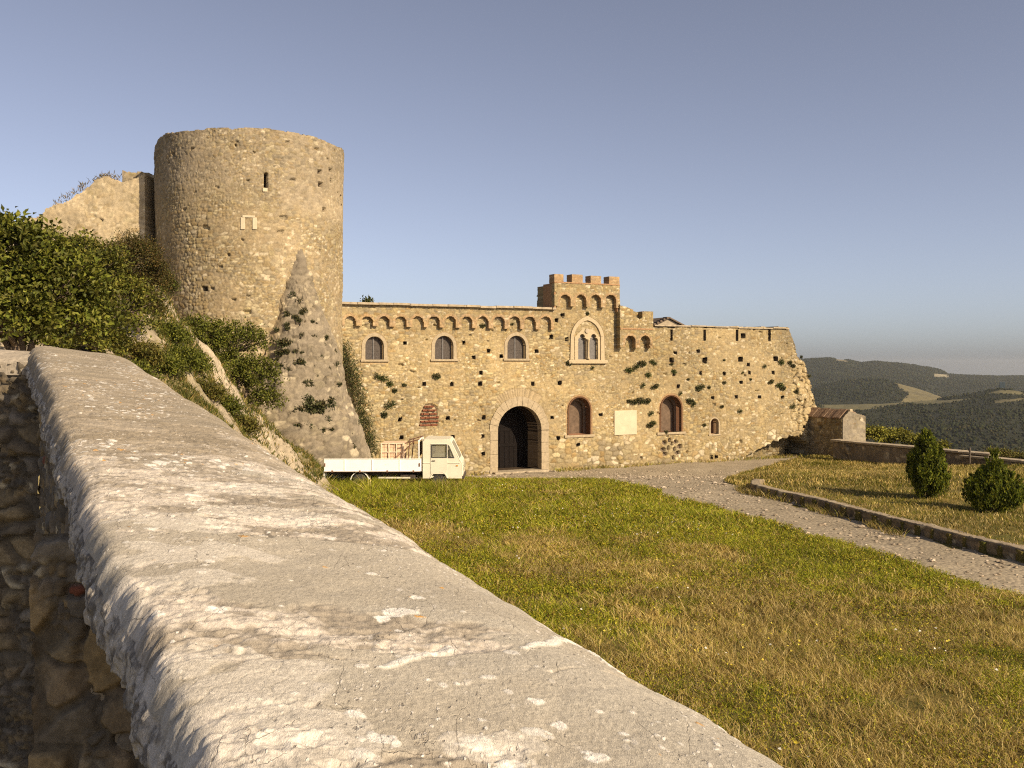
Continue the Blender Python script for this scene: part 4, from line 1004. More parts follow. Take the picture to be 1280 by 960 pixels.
# cracks
cv = voro((lm + (fbm(lm * 9, sm_ * 9, 3, 170) - .5) * .12) / .10, (sm_ + (fbm(lm * 9 + 7, sm_ * 9, 3, 171) - .5) * .12) / .09, 172, .95)
crk = (1 - ss(.004, .022, cv[1])) * ss(.50, .58, fbm(lm * 2.4, sm_ * 2.4, 3, 173)) * (1 - E)
hgt -= crk * .002; cc = cc * (1 - .5 * crk)[..., None]
# lichens: big discs seen in the picture, then many small ones
pxg = HX + PB[..., 0] / np.maximum(PB[..., 1], .1) * F; pyg = HY - PB[..., 2] / np.maximum(PB[..., 1], .1) * F
WHT = np.array((.70, .665, .59)); ORG = np.array((.50, .27, .07))
def spot(l, s, r, c, irr=.25, k=1, el=1.0, amt=.92):
    global cc, hgt
    jm = np.nonzero(np.abs(lm[0] - l) < r * 2.2)[0]; im = np.nonzero(np.abs(sm_[:, 0] - s) < r * 2.2)[0]
    if not len(jm) or not len(im): return
    a, b = slice(im[0], im[-1] + 1), slice(jm[0], jm[-1] + 1)
    x = lm[a, b] - l; y = (sm_[a, b] - s) * el
    d = np.hypot(x, y) / r + (fbm(lm[a, b] / r * 1.1, sm_[a, b] / r * 1.1, 3, 180 + k) - .5) * irr * 2
    m = 1 - ss(.86, 1.0, d)
    col = np.asarray(c) * (.82 + .3 * fbm(lm[a, b] * 60, sm_[a, b] * 60, 2, k))[..., None]
    cc[a, b] = mixc(cc[a, b], col, m * amt); hgt[a, b] += m * .0012
def at_px(x, y):
    k = np.argmin((pxg - x) ** 2 + (pyg - y) ** 2); return lm.flat[k], sm_.flat[k]
for x, y, r, c, irr, el in ((270, 762, .020, WHT, .12, 1), (412, 671, .017, WHT, .12, 1), (500, 766, .028, WHT, .5, 1), (520, 748, .016, WHT, .4, 1), (478, 770, .014, WHT, .5, 1), (498, 783, .007, WHT, .3, 1), (445, 893, .016, WHT, .5, 1), (414, 673, .01, WHT, .1, 1), (672, 878, .013, WHT, .5, 1), (262, 703, .011, WHT, .3, 1), (252, 718, .01, WHT, .3, 1),
                            (525, 772, .008, ORG, .8, 1), (305, 670, .011, ORG, .8, 1), (552, 735, .005, ORG, .8, 1), (700, 905, .012, WHT, .6, 1), (600, 930, .02, WHT, .7, 1), (640, 955, .02, WHT, .7, 1), (480, 925, .02, WHT, .7, 1), (905, 905, .008, WHT, .4, 1), (455, 943, .015, WHT, .7, 1), (745, 945, .02, WHT, .7, 1)):
    l, s = at_px(x, y); spot(l, s, r, c, irr, int(x), el)
for k in range(1500):
    l = RNG.uniform(-.4, 3.6) if k < 500 else RNG.uniform(2, 7.3); s = RNG.uniform(.02, Wd - .02)
    if vnoise(np.array(l * 2.1), np.array(s * 3.1), 190) < .42: continue
    r = RNG.gamma(1.6, .0026) + .0015 + (.005 if l > 2 else 0); og = RNG.random() < .16; r = r * .55 if og else r
    spot(l, s, r, WHT * RNG.uniform(.8, 1.02) if not og else ORG * RNG.uniform(.8, 1.2), .35, k, RNG.uniform(.7, 1.3), RNG.uniform(.6, .95))
for x, y, r, irr, k in ((215, 650, .10, .75, 1), (250, 690, .09, .75, 2), (330, 850, .085, .7, 3), (265, 905, .10, .75, 4), (400, 935, .06, .7, 5), (190, 730, .09, .75, 6), (350, 640, .11, .75, 7), (300, 610, .10, .75, 8), (235, 820, .06, .7, 9), (620, 935, .05, .7, 10)):
    l, s = at_px(x, y); spot(l, s, r, np.array((.62, .57, .485)), irr, 700 + k, .62, .5)
# chipped ledge: long pale break in the skin near the lawn edge
for seg in ([(478, 832), (520, 820), (562, 806)], [(655, 810), (690, 804), (722, 799), (756, 802), (790, 826)]):
    q = [at_px(*p) for p in seg]; d = dist_line(q, lm + (fbm(lm * 20, sm_ * 20, 3, 201) - .5) * .03, sm_ + (fbm(lm * 20 + 5, sm_ * 20, 3, 202) - .5) * .03)
    m = 1 - ss(.007, .013, d * (.75 + .6 * fbm(lm * 12, sm_ * 12, 2, 203))); cc = mixc(cc, WHT * 1.0, m * .8); hgt += m * .003
q = [at_px(*p) for p in ((640, 806), (722, 796), (765, 798))]
PB[..., 2] += hgt
# lip and underside on the two long edges
def lip_rows(edge, side):
    rows = []; cr = []; l0 = lm[0].copy(); drop = .085 if side < 0 else .11; nr = 34
    lump = (fbm(l0 * 5, l0 * 0 + side, 4, 215) - .5) * .05
    for k in range(1, nr + 1):
        d = k / nr * drop; a = d / drop
        o = .012 * math.sin(min(1, a * 1.15) * math.pi * .62) - .07 * max(0, a - .86) / .14 * (k > nr * .86)
        v2 = l0 * 0 + d
        rg_ = (fbm(l0 * 24, v2 * 30, 4, 211 + side, .62) - .5) * .020 + (1 - np.abs(2 * fbm(l0 * 13, v2 * 18, 3, 213 + side) - 1) * 2) * .006
        o2 = (o + rg_ * min(1, k / 5)) * side; r = edge.copy()
        r[:, 0] += ndir[0] * o2; r[:, 1] += ndir[1] * o2; r[:, 2] -= d * (1 + lump / .085 * a)
        rows.append(r)
        t = ss(.36, .62, fbm(l0 * 30, v2 * 34, 5, 220 + side, .62))
        cr.append(mixc(np.array((.17, .15, .125)), np.array((.47, .42, .345)), t) * (.8 + .4 * fbm(l0 * 5, v2 * 9, 3, 222))[:, None])
    return rows, cr
ra, ca = lip_rows(PB[0], -1); rb, cb = lip_rows(PB[-1], 1)
PF = np.concatenate([np.array(ra[::-1]), PB, np.array(rb)], 0); CF = np.concatenate([np.array(ca[::-1]), cc, np.array(cb)], 0)
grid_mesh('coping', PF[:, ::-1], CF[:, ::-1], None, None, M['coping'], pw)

# stone faces under the coping: the near run and the return at its far end
def face(name, p0, dirx, length, ztop, zbot, outward, seed, res, parent, ztop1=None, w=.34, hgt=.24, rel=.075):
    uu = np.arange(0, length, res); vv = np.arange(zbot, 1.2, res); A, B = np.meshgrid(uu, vv)
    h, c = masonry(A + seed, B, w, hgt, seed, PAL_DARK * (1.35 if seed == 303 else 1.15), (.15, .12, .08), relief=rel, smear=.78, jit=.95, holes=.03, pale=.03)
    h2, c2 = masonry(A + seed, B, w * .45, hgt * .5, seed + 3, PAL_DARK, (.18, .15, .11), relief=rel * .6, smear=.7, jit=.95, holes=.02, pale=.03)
    mx = ss(.5, .56, fbm(A * 1.4, B * 1.6, 3, seed + 5)); h = h * (1 - mx) + h2 * mx; c = mixc(c, c2, mx)
    br = (_h(np.floor(A / .2), np.floor(B / .09), seed) > .985) & (mx > .3) & (seed == 301); c = np.where(br[..., None], (.22, .085, .05), c)
    P = np.zeros(A.shape + (3,))
    if seed == 303:                                        # the big drop-shaped stone and a bit of brick
        for (ca, cb_, wa, wb, cl_, rl) in ((.245, -1.0, .078, .165, (.27, .195, .10), .022), (.15, -.80, .034, .020, (.20, .075, .045), .02), (.33, -1.34, .05, .04, (.20, .17, .13), .014)):
            yy = (B - cb_) / wb; xx = (A - ca) / (wa * np.clip(1.0 - .45 * yy, .25, 1.3) if wb > .1 else wa); d_ = np.hypot(xx, yy) + (fbm(A * 14, B * 14, 3, 7) - .5) * .55
            m_ = 1 - ss(.80, 1.0, d_); rim = ss(1.45, 1.05, d_) * (1 - m_)
            h = h * (1 - m_) + rl * m_ * (1 - .3 * d_) + (fbm(A * 30, B * 30, 3, 8) - .5) * .012 * m_ - rim * .03; c = mixc(c, np.array(cl_) * (.75 + .5 * fbm(A * 18, B * 18, 4, 9))[..., None], m_); c = mixc(c, np.array((.12, .095, .065)), rim * .5)
    P[..., 0] = p0[0] + dirx[0] * A + outward[0] * h; P[..., 1] = p0[1] + dirx[1] * A + outward[1] * h; P[..., 2] = B
    zt = ztop + ((ztop1 if ztop1 is not None else ztop) - ztop) * A / length
    return grid_mesh(name, P, c, B[:-1, :-1] < zt[:-1, :-1], None, M['dark_stone'], parent)
lft = -ndir
tm = (3.4 - L0[1]) / (L1[1] - L0[1]); zm = L0[2] + tm * (L1[2] - L0[2]) - .05
a0 = L0[:2] - tdir * .75 + ndir * .34; nlen = tm * LEN + .75 + .05
zt0 = L0[2] - .75 * (L1[2] - L0[2]) / LEN - .05
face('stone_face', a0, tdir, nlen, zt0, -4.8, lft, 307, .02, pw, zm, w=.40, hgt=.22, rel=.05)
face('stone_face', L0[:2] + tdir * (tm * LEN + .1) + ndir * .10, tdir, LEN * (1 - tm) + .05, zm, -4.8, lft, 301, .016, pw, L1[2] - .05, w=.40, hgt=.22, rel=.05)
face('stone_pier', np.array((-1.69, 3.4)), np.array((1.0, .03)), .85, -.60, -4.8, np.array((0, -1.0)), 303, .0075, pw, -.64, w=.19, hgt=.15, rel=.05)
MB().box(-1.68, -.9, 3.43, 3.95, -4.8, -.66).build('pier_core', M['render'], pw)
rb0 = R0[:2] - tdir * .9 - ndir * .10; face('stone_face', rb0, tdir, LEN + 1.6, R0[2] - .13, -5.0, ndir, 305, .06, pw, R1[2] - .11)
q0 = L0[:2] - tdir * 1.6 + ndir * .37; q1 = L1[:2] + ndir * .22; q2 = R1[:2] - ndir * .22; q3 = R0[:2] - tdir * 1.6 - ndir * .22
cz = [L0[2] - .10, L1[2] - .03, R1[2] - .03, R0[2] - .10]; kk = MB()
kk.add([(q[0], q[1], -4.9) for q in (q0, q1, q2, q3)] + [(q[0], q[1], z) for q, z in zip((q0, q1, q2, q3), cz)], [(0, 3, 2, 1), (4, 5, 6, 7), (0, 1, 5, 4), (1, 2, 6, 5), (2, 3, 7, 6), (3, 0, 4, 7)]).build('wall_light_block', M['render'], pw)  # unseen block added inside the wall to stop sun leaking through
# return wall heading away to the side
cdir = np.array([-1.0, .06]); cdir /= np.hypot(*cdir); cn = np.array([.06, 1.0]); cn /= np.hypot(*cn)
c0 = L1[:2] + ndir * .10 - tdir * .02
rt = thing('parapet', 'rough stone return wall meeting the lichened wall top at the corner', 'parapet')
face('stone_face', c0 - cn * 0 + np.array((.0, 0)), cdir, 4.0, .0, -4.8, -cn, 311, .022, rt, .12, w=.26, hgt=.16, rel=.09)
uu = np.arange(-.15, 4.0, .03); vv = np.linspace(0, 1, 40); A, B = np.meshgrid(uu, vv)
zz = .0 + .03 * A + .10 * (1 - np.abs(2 * B - 1) ** 2.2) + (fbm(A * 3, B * 3, 4, 320) - .5) * .07
P = np.stack([c0[0] + cdir[0] * A + cn[0] * (B * .8 - .04), c0[1] + cdir[1] * A + cn[1] * (B * .8 - .04), zz], -1)
grid_mesh('coping', P[:, ::-1], np.array((.34, .29, .22)) * (.7 + .6 * fbm(A * 6, B * 6, 4, 321))[..., None][:, ::-1], None, (0, 0, -.1), M['dark_stone'], rt)

# ================================================================ plants
def leaf_geo(Pn, D, N, ln, wd, col):
    """one folded diamond leaf per point"""
    n = len(Pn); D = D / (np.linalg.norm(D, axis=1, keepdims=True) + 1e-9); S = np.cross(D, N); S /= np.linalg.norm(S, axis=1, keepdims=True) + 1e-9; N = np.cross(S, D)
    ln = np.broadcast_to(ln, (n,))[:, None]; wd = np.broadcast_to(wd, (n,))[:, None]
    V = np.stack([Pn, Pn + D * ln * .5 + S * wd * .5 + N * wd * .18, Pn + D * ln - N * ln * .12, Pn + D * ln * .5 - S * wd * .5 + N * wd * .18], 1)
    return V, np.repeat(col, 4, 0)
def unit(n):
    v = RNG.normal(size=(n, 3)); return v / np.linalg.norm(v, axis=1, keepdims=True)
def lobed(lobes, n, clus, csz, lsz, pal, up=.6, lw=.6, shell=.62, rng=None):
    lob = np.array(lobes, float); A = (lob[:, 3] * lob[:, 4] + lob[:, 4] * lob[:, 5] + lob[:, 3] * lob[:, 5]); 
    k = RNG.choice(len(lob), clus, p=A / A.sum()); d = unit(clus); d[:, 2] = np.where(d[:, 2] < -.35, -d[:, 2], d[:, 2])
    rr = RNG.uniform(shell, 1.08, clus) * np.where(RNG.random(clus) < .12, 1.16, 1) * (1 + .22 * (vnoise(d[:, 0] * 2.3 + k * 5, d[:, 2] * 2.3 + d[:, 1] * 1.7, 11) - .4))
    cc_ = lob[k, :3] + d * lob[k, 3:] * rr[:, None]; cs = csz * RNG.uniform(.6, 1.4, clus); ctone = RNG.uniform(.5, 1.45, clus)
    q = RNG.integers(0, clus, n); pos = cc_[q] + RNG.normal(size=(n, 3)) * cs[q][:, None] * np.array((1, 1, .75))
    out = d[q]; D = out * .7 + unit(n) * .9 + np.array((0, 0, .15)); N = out * .5 + unit(n) * .6 + np.array((0, 0, up))
    col = np.array(pal)[RNG.integers(0, len(pal), n)] * (ctone[q] * RNG.uniform(.75, 1.25, n))[:, None]
    V, C = leaf_geo(pos, D, N, lsz * RNG.uniform(.65, 1.3, n), lsz * lw * RNG.uniform(.8, 1.2, n), col)
    return V, C, cc_
def leaf_obj(name, V, C, mat, parent=None):
    n = len(V.reshape(-1, 3)) // 4
    return mesh_np(name, V, Q=np.arange(n * 4).reshape(n, 4), col=C, mat=mat, parent=parent, smooth=False)
def bush(name, label, cat, base, lobes, n, clus, csz, lsz, pal, group=None, up=.6, lw=.6, trunk=.07, ntw=26, part='crown', shell=.62):
    t = thing(name, label, cat, base, 0, group)
    V, C, cl = lobed(lobes, n, clus, csz, lsz, np.array(pal) * np.array((1.45, 1.27, .62)), up, lw, shell)
    leaf_obj(part, V, C, M['leaf'], t)
    mb = MB(); L = np.array(lobes)
    for l in L:
        mid = Vector((l[0] * .45, l[1] * .45, l[2] * .5)); mb.tube((0, 0, -.3), mid, trunk, trunk * .75, 7); mb.tube(mid, l[:3], trunk * .75, trunk * .4, 7)
    for k in RNG.choice(len(cl), min(ntw * len(L), len(cl)), replace=False):
        p = cl[k]; l = L[np.argmin(np.linalg.norm(L[:, :3] - p, axis=1))]; mb.tube(l[:3] * .9, p, trunk * .25, trunk * .08, 5)
    mb.build('trunk', M['bark'], t, smooth=True)
    return t
GREEN = [(.075, .095, .022), (.055, .075, .018), (.10, .115, .030), (.045, .060, .016), (.085, .10, .028)]
OLIVE = [(.085, .092, .034), (.065, .075, .028), (.11, .105, .045), (.075, .065, .03)]
RUST = [(.062, .05, .026), (.05, .046, .022), (.042, .048, .020), (.075, .055, .033), (.036, .04, .018)]
DRY = [(.26, .19, .085), (.20, .155, .06), (.16, .135, .05), (.30, .23, .12)]
def P3(px, py, Y): return tuple(float(v) for v in at_depth(px, py, Y))
def rel(base, *lob): return [tuple(np.array(P3(a, b, Y)) - np.array(base)) + (r1, r1 * .9, r2) for a, b, Y, r1, r2 in lob]
b = P3(30, 452, 17)
bush('fig_bush', 'large leafy green bush rising behind the corner of the wall', 'bush', b, rel(b, (20, 335, 17, .80, .75), (-60, 330, 17.2, 1.0, .95), (62, 372, 17, .75, .75), (5, 410, 16.5, .9, .7), (95, 410, 17.5, .75, .6), (-30, 300, 17.3, .55, .45)), 21000, 430, .12, .11, GREEN + OLIVE[:2])
b = P3(120, 440, 21)
bush('broadleaf_shrub', 'dense mid green shrub between the large bush and the rock ridge', 'shrub', b, rel(b, (110, 345, 21, .85, .70), (150, 395, 21, .85, .75), (75, 335, 21.5, .7, .6), (115, 430, 20.5, .7, .5)), 16000, 430, .11, .085, [(.065, .082, .022), (.085, .098, .028), (.05, .062, .02), (.10, .10, .035)])
b = P3(172, 400, 24.5)
bush('rusty_shrub', 'dark rust brown shrub at the top of the rock ridge', 'shrub', b, rel(b, (165, 325, 24.5, .62, .50), (190, 352, 25, .42, .40), (150, 360, 24.5, .6, .55), (180, 385, 25, .5, .4)), 30000, 520, .12, .06, RUST, lw=.4)
b = P3(300, 505, 33.2)
bush('broadleaf_shrub', 'bright green shrub growing between the rock ridge and the tower buttress', 'shrub', b, rel(b, (255, 425, 33.6, .85, .62), (295, 432, 33.8, .95, .75), (318, 475, 33.6, .78, .72), (285, 470, 33.4, .9, .8), (330, 505, 33.7, .55, .5), (240, 408, 33.8, .45, .3)), 16000, 430, .13, .10, GREEN + OLIVE[:2])
b = P3(212, 352, 30.6)
bush('small_shrub', 'small dark tuft of shrub at the foot of the tower above the ridge', 'shrub', b, rel(b, (205, 352, 30.6, .28, .26), (214, 362, 30.6, .2, .2)), 1600, 70, .08, .07, RUST[2:3] + GREEN[1:2], ntw=8, trunk=.03)
# creeping plants on the rocky slope
for k, (x, y, Y, r1, r2, pal, lab) in enumerate((
        (205, 425, 27.5, .50, .22, GREEN, 'leafy creeper spreading over the rock just under the ridge top'),
        (235, 455, 28.4, .42, .20, GREEN, 'leafy creeper on the rock halfway along the ridge'),
        (195, 462, 25.5, .50, .2, GREEN, 'low green creeper on the rock behind the wall top'),
        (255, 500, 28.6, .36, .18, OLIVE, 'olive tinted scrub in a cleft of the ridge'),
        (305, 532, 30.4, .28, .16, OLIVE, 'small olive scrub low on the ridge above the wall top'),
        (165, 440, 24.5, .55, .25, OLIVE, 'dull green scrub on the bank under the rusty shrub'),
        (222, 480, 27.0, .45, .22, GREEN, 'green scrub patch on the bank just over the wall top'),
        (150, 462, 23.0, .55, .22, GREEN, 'bushy green patch on the bank next to the large bush'),
        (280, 515, 29.6, .34, .18, GREEN, 'small green plant in the rocks below the ridge'))):
    b = P3(x, y, Y); z = float(hill_z(np.array(b[0]), np.array(b[1]))); b = (b[0], b[1], z)
    bush('creeper', lab, 'creeper', b, [(0, 0, r2 * .4, r1, r1, r2), (r1 * .7, .2, -.1, r1 * .6, r1 * .6, r2), (-r1 * .6, -.2, .15, r1 * .55, r1 * .55, r2 * .9)], 4200, 200, .10, .075, pal, ntw=10, trunk=.025, part='foliage')
b = P3(1115, 562, 58.5)
bush('fig_bush', 'yellow green leafy bush showing over the far parapet beside the hut', 'bush', b, rel(b, (1092, 545, 58, .62, .42), (1120, 548, 58.5, .75, .40), (1148, 553, 59, .6, .3), (1172, 560, 59.5, .5, .22)), 7000, 260, .14, .16, [(.13, .14, .035), (.10, .115, .03), (.16, .16, .05)], ntw=8)
b = P3(1262, 575, 47); bush('small_shrub', 'low olive scrub peeping over the far end of the parapet', 'shrub', b, rel(b, (1250, 570, 47.5, .8, .2), (1280, 575, 46.5, .8, .2)), 3500, 120, .12, .10, OLIVE, ntw=8, trunk=.03)

# tufts rooted in the masonry: individuals that share a few leaf meshes
def tuft_mesh(seed, n, pal, droop, lsz, spread):
    g = np.random.default_rng(seed); D = g.normal(size=(n, 3)); D[:, 1] = -np.abs(D[:, 1]) - .3; D[:, 2] -= droop; D /= np.linalg.norm(D, axis=1, keepdims=True)
    pos = D * (g.random((n, 1)) ** .6) * spread * np.array((1.25, .6, .8)); col = np.array(pal)[g.integers(0, len(pal), n)] * g.uniform(.7, 1.3, (n, 1))
    V, C = leaf_geo(pos, D + g.normal(size=(n, 3)) * .6, g.normal(size=(n, 3)) + np.array((0, -.5, .8)), lsz * g.uniform(.7, 1.3, n), lsz * .55, col)
    o = leaf_obj('tuft', V, C, M['leaf']); me = o.data; bpy.data.objects.remove(o); return me
TM = [tuft_mesh(1, 130, GREEN, .1, .10, .22), tuft_mesh(2, 170, OLIVE, .4, .11, .17), tuft_mesh(3, 180, OLIVE + DRY[1:2], .3, .10, .19), tuft_mesh(4, 140, GREEN[1:] + RUST[2:3], .0, .09, .26)]
def tuft(loc, rz, sc, label, group, k=None):
    o = bpy.data.objects.new('tuft', TM[random.randrange(4) if k is None else k]); COL.objects.link(o)
    o.location = loc; o.rotation_euler = (0, random.uniform(-.3, .3), rz); o.scale = (sc * random.uniform(.8, 1.25), sc, sc * random.uniform(.75, 1.15)); tag(o, label, 'wild plant', group, 'thing'); return o
def on_front(px, py, h=.02):
    u, z = fuv(px, py, h); p = FO + fd * u + fn * h; return (p[0], p[1], z)
FT = 'small weed tuft rooted between the stones of the castle front'
for x, y, s in ((545, 470, .8), (478, 472, .9), (487, 479, .8), (493, 488, .7), (480, 518, .8), (487, 506, 1.0), (470, 470, .6), (505, 481, .5), (603, 407, .6), (712, 453, .9), (740, 460, .5), (734, 392, .5), (786, 462, 1.0), (802, 454, 1.1), (794, 459, .9), (815, 452, .7), (818, 455, .6), (810, 468, .7), (842, 464, .6), (839, 455, .5), (803, 482, .6), (818, 483, .9), (792, 502, 1.0), (800, 500, 1.1), (808, 501, .9), (786, 501, .7), (813, 517, .7), (812, 531, 1.0), (816, 528, .8), (862, 501, 1.0), (866, 505, .8), (873, 485, .8), (877, 483, .7), (902, 508, .6), (924, 514, .7), (955, 458, .6), (963, 477, .8), (976, 452, .9), (987, 453, .7), (991, 457, .8), (974, 481, 1.0), (978, 485, .8), (995, 489, .7), (1000, 497, .7), (990, 508, .7), (886, 484, .5), (905, 478, .5), (938, 474, .4), (850, 492, .5), (860, 474, .5), (928, 466, .4), (1001, 446, .6), (1011, 470, .6), (905, 450, .4), (640, 405, .4), (832, 540, .7), (880, 531, .5)):
    tuft(on_front(x, y), FROT, s * 1.02, FT, 'weed tufts on the castle front')
BT = 'scrubby tuft clinging to the grey sloping tower buttress'
def on_butt(px, py):
    r = ray(px, py); best = None
    for Y in np.arange(36.0, 41.5, .02):
        p = r * Y; t = (AP[2] - p[2]) / (AP[2] - BC[2])
        if not 0 < t < 1: continue
        c = AP * (1 - t) + BC * t
        if ((p[0] - c[0]) / (rxb * t + 1e-6)) ** 2 + ((p[1] - c[1]) / (ryb * t + 1e-6)) ** 2 < 1: return tuple(float(q) for q in p)
    return None
for x, y, s in ((356, 353, .9), (366, 370, .8), (374, 376, .9), (370, 371, .6), (380, 388, .8), (370, 396, .7), (374, 400, .6), (354, 428, 1.3), (350, 440, 1.2), (362, 429, .7), (374, 453, 1.0), (378, 456, .8), (371, 438, .6), (400, 447, .7), (391, 420, .7), (405, 422, .9), (384, 478, 1.1), (363, 461, .6), (376, 510, 1.4), (390, 508, 1.8), (400, 506, 1.6), (398, 512, 1.2), (411, 500, 1.2), (414, 506, 1.0), (384, 498, 1.1), (380, 531, 1.1), (386, 535, .9), (400, 537, 1.0), (408, 525, .8), (408, 530, .7), (368, 514, 1.0), (352, 456, .7), (346, 412, .6), (396, 470, .5), (410, 460, .5), (425, 480, .5), (395, 404, .4), (360, 410, .5), (388, 434, .5), (398, 560, 1.0), (384, 556, 1.2), (374, 552, 1.1)) + tuple((random.uniform(345, 452), random.uniform(390, 560), random.uniform(.3, .75)) for _ in range(60)):
    p = on_butt(x, y)
    if p: tuft((p[0], p[1] - .05, p[2]), R(8), s * .95, BT, 'tufts on the tower buttress', random.choice((1, 2, 2, 3)))
# hanging grass in the gap between buttress and castle front
def strands(name, label, pts, n, ln, pal, mat, group=None, wd=.02, fall=.5, rad=.22):
    pts = np.array(pts); k = RNG.integers(0, len(pts) - 1, n); t = RNG.random((n, 1)); pos = pts[k] * (1 - t) + pts[k + 1] * t + RNG.normal(size=(n, 3)) * np.array((rad, rad * .7, rad))
    D = unit(n) * .7 + np.array((0, -.45, -fall)); o = pts[0].copy()
    V, C = leaf_geo(pos - o, D, unit(n) + np.array((0, -.5, .6)), ln * RNG.uniform(.5, 1.3, n), wd * RNG.uniform(.7, 1.4, n), np.array(pal)[RNG.integers(0, len(pal), n)] * RNG.uniform(.7, 1.3, (n, 1)))
    ob = leaf_obj(name, V, C, mat); ob.location = tuple(o); return tag(ob, label, 'wild plant', group, 'thing')
gp = [np.array(at_depth(x, y, fpt(x)[1] - d)) for x, y, d in ((427, 430, .25), (436, 455, .35), (445, 480, .45), (453, 510, .55), (460, 540, .7), (466, 566, .9))]
strands('hanging_grass', 'strip of hanging grass and weeds where the buttress meets the castle front', gp, 3400, .22, OLIVE + GREEN[:2] + DRY[1:3], M['grass'], wd=.03, rad=.17)
tp_ = [np.array(at_depth(x, y, fpt(x)[1] + .5)) for x, y in ((455, 378.5), (459, 377.5), (464, 378.6))]
strands('roof_weed', 'small weed growing on the roof edge beside the round tower', tp_, 140, .16, GREEN + OLIVE, M['leaf'], wd=.07, fall=-.8, rad=.08)
for lab, pts in (('dry weeds on the crest of the ruined wall', ((118, 227), (126, 223), (138, 222), (150, 225))), ('dry weeds on the lower slope of the ruined wall', ((70, 258), (84, 249), (98, 239), (108, 233)))):
    strands('dry_weed', lab, [np.array(at_depth(x, y, 40.7)) for x, y in pts], 150, .20, DRY, M['grass'], wd=.03, fall=-.9, rad=.07)

# two conifers on the raised bed
def conifer(px, pyb, Y, label, tips, n):
    X = (px - HX) / F * Y; z = float(bed_z(np.array(X), np.array(Y))); t = thing('conifer', label, 'conifer', (X, Y, z - .03), 0, 'small conifers on the raised bed')
    Vs = []; Cs = []; mb = MB()
    for (ox, H, rw, pw, share) in tips:
        nc = int(230 * share) + 20; m = int(n * share); hc_ = RNG.random(nc) ** .9; ac = RNG.uniform(0, 2 * math.pi, nc)
        prof = np.clip(np.sin(np.clip(hc_, 0, 1) ** pw * math.pi * .93 + .18), 0, 1) ** .8 * (1 - hc_ ** 5)
        rc = rw * prof * RNG.uniform(.62, 1.0, nc); tone = RNG.uniform(.6, 1.35, nc)
        cen = np.stack([ox + np.cos(ac) * rc, np.sin(ac) * rc, hc_ * H * .88 + .02], -1)
        ax = np.stack([np.cos(ac) * .38, np.sin(ac) * .38, np.ones(nc)], -1); ax /= np.linalg.norm(ax, axis=1, keepdims=True)
        q = RNG.integers(0, nc, m); al = RNG.random(m); wdt = .085 * (1 - al * .75)
        pos = cen[q] + ax[q] * (al * .30)[:, None] + RNG.normal(size=(m, 3)) * wdt[:, None] * .75
        D = ax[q] + unit(m) * .45; N = np.stack([np.cos(ac[q]), np.sin(ac[q]), np.full(m, .3)], -1) + unit(m) * .5
        k = np.array([(.10, .125, .013), (.15, .17, .015), (.065, .085, .011), (.20, .20, .022)])[RNG.integers(0, 4, m)] * (tone[q] * RNG.uniform(.8, 1.25, m))[:, None]
        V, C = leaf_geo(pos, D, N, .10 * RNG.uniform(.6, 1.3, m), .045, k); Vs.append(V); Cs.append(C); mb.tube((ox * .2, 0, -.1), (ox, 0, H * .8), .06, .015, 8)
    leaf_obj('crown', np.concatenate(Vs), np.concatenate(Cs), M['needle'], t); mb.build('trunk', M['bark'], t, smooth=True)
conifer(1160, 618, 30.9, 'slender flame shaped green conifer on the raised grass bed', [(-.05, 2.15, .52, .85, .84), (.25, 1.25, .42, .8, .16)], 17000)
conifer(1243, 638, 28.3, 'broad rounded green conifer with a short pointed tip on the grass bed', [(-.30, 1.22, .52, .9, .36), (.30, 1.15, .52, .95, .36), (.0, 1.35, .6, .9, .16), (-.02, 1.80, .30, 1.0, .12)], 17000)
# ================================================================ flatbed truck (local: x forward, y away from the viewer, z up)
TY = 35.0
tx0 = (491 - HX) / F * TY; zt_ = float(zg(np.array(tx0), np.array(TY + .9)))
tk = thing('flatbed_truck', 'small old cream and white flatbed truck parked in long grass before the castle', 'truck', (tx0, TY + .88, -4.53), R(0.5))
W = .86
# cab shell from its side outline
side = [(1.09, .36), (1.09, 1.70), (1.16, 1.78), (2.02, 1.76), (2.10, 1.70), (2.44, .98), (2.50, .90), (2.52, .36)]
wc, wr = 1.67, .30
archp = [(wc + wr * math.cos(a), .30 + wr * math.sin(a)) for a in np.linspace(R(12), R(168), 12)]
outl = side[:1] + side[1:] + archp
win = [(1.44, 1.12), (1.44, 1.58), (2.00, 1.58), (2.17, 1.12)]
win = [(1.42, 1.13), (1.94, 1.13), (1.94, 1.58), (1.42, 1.58)]; qw = [(2.01, 1.13), (2.22, 1.13), (2.06, 1.50), (2.01, 1.56)]
cab = MB()
for s in (-1, 1):
    cab.plate([outl, win, qw], s * W - .02, s * W + .02)
cab.box(1.13, 2.04, -W + .021, W - .021, 1.725, 1.775)                       # roof
cab.box(1.07, 1.11, -W + .021, W - .021, .40, 1.08).box(1.07, 1.11, -W + .021, W - .021, 1.52, 1.74).box(1.07, 1.11, -W + .021, -W + .25, 1.08, 1.52).box(1.07, 1.11, W - .25, W - .021, 1.08, 1.52)
def quad_slab(mb, a, b, y0, y1, th):
    (x0, z0), (x1, z1) = a, b; dx, dz = x1 - x0, z1 - z0; l = math.hypot(dx, dz); nx, nz = -dz / l * th, dx / l * th
    return mb.add([(x0, y0, z0), (x1, y0, z1), (x1, y1, z1), (x0, y1, z0), (x0 + nx, y0, z0 + nz), (x1 + nx, y0, z1 + nz), (x1 + nx, y1, z1 + nz), (x0 + nx, y1, z0 + nz)], [(3, 2, 1, 0), (4, 5, 6, 7), (0, 1, 5, 4), (1, 2, 6, 5), (2, 3, 7, 6), (3, 0, 4, 7)])
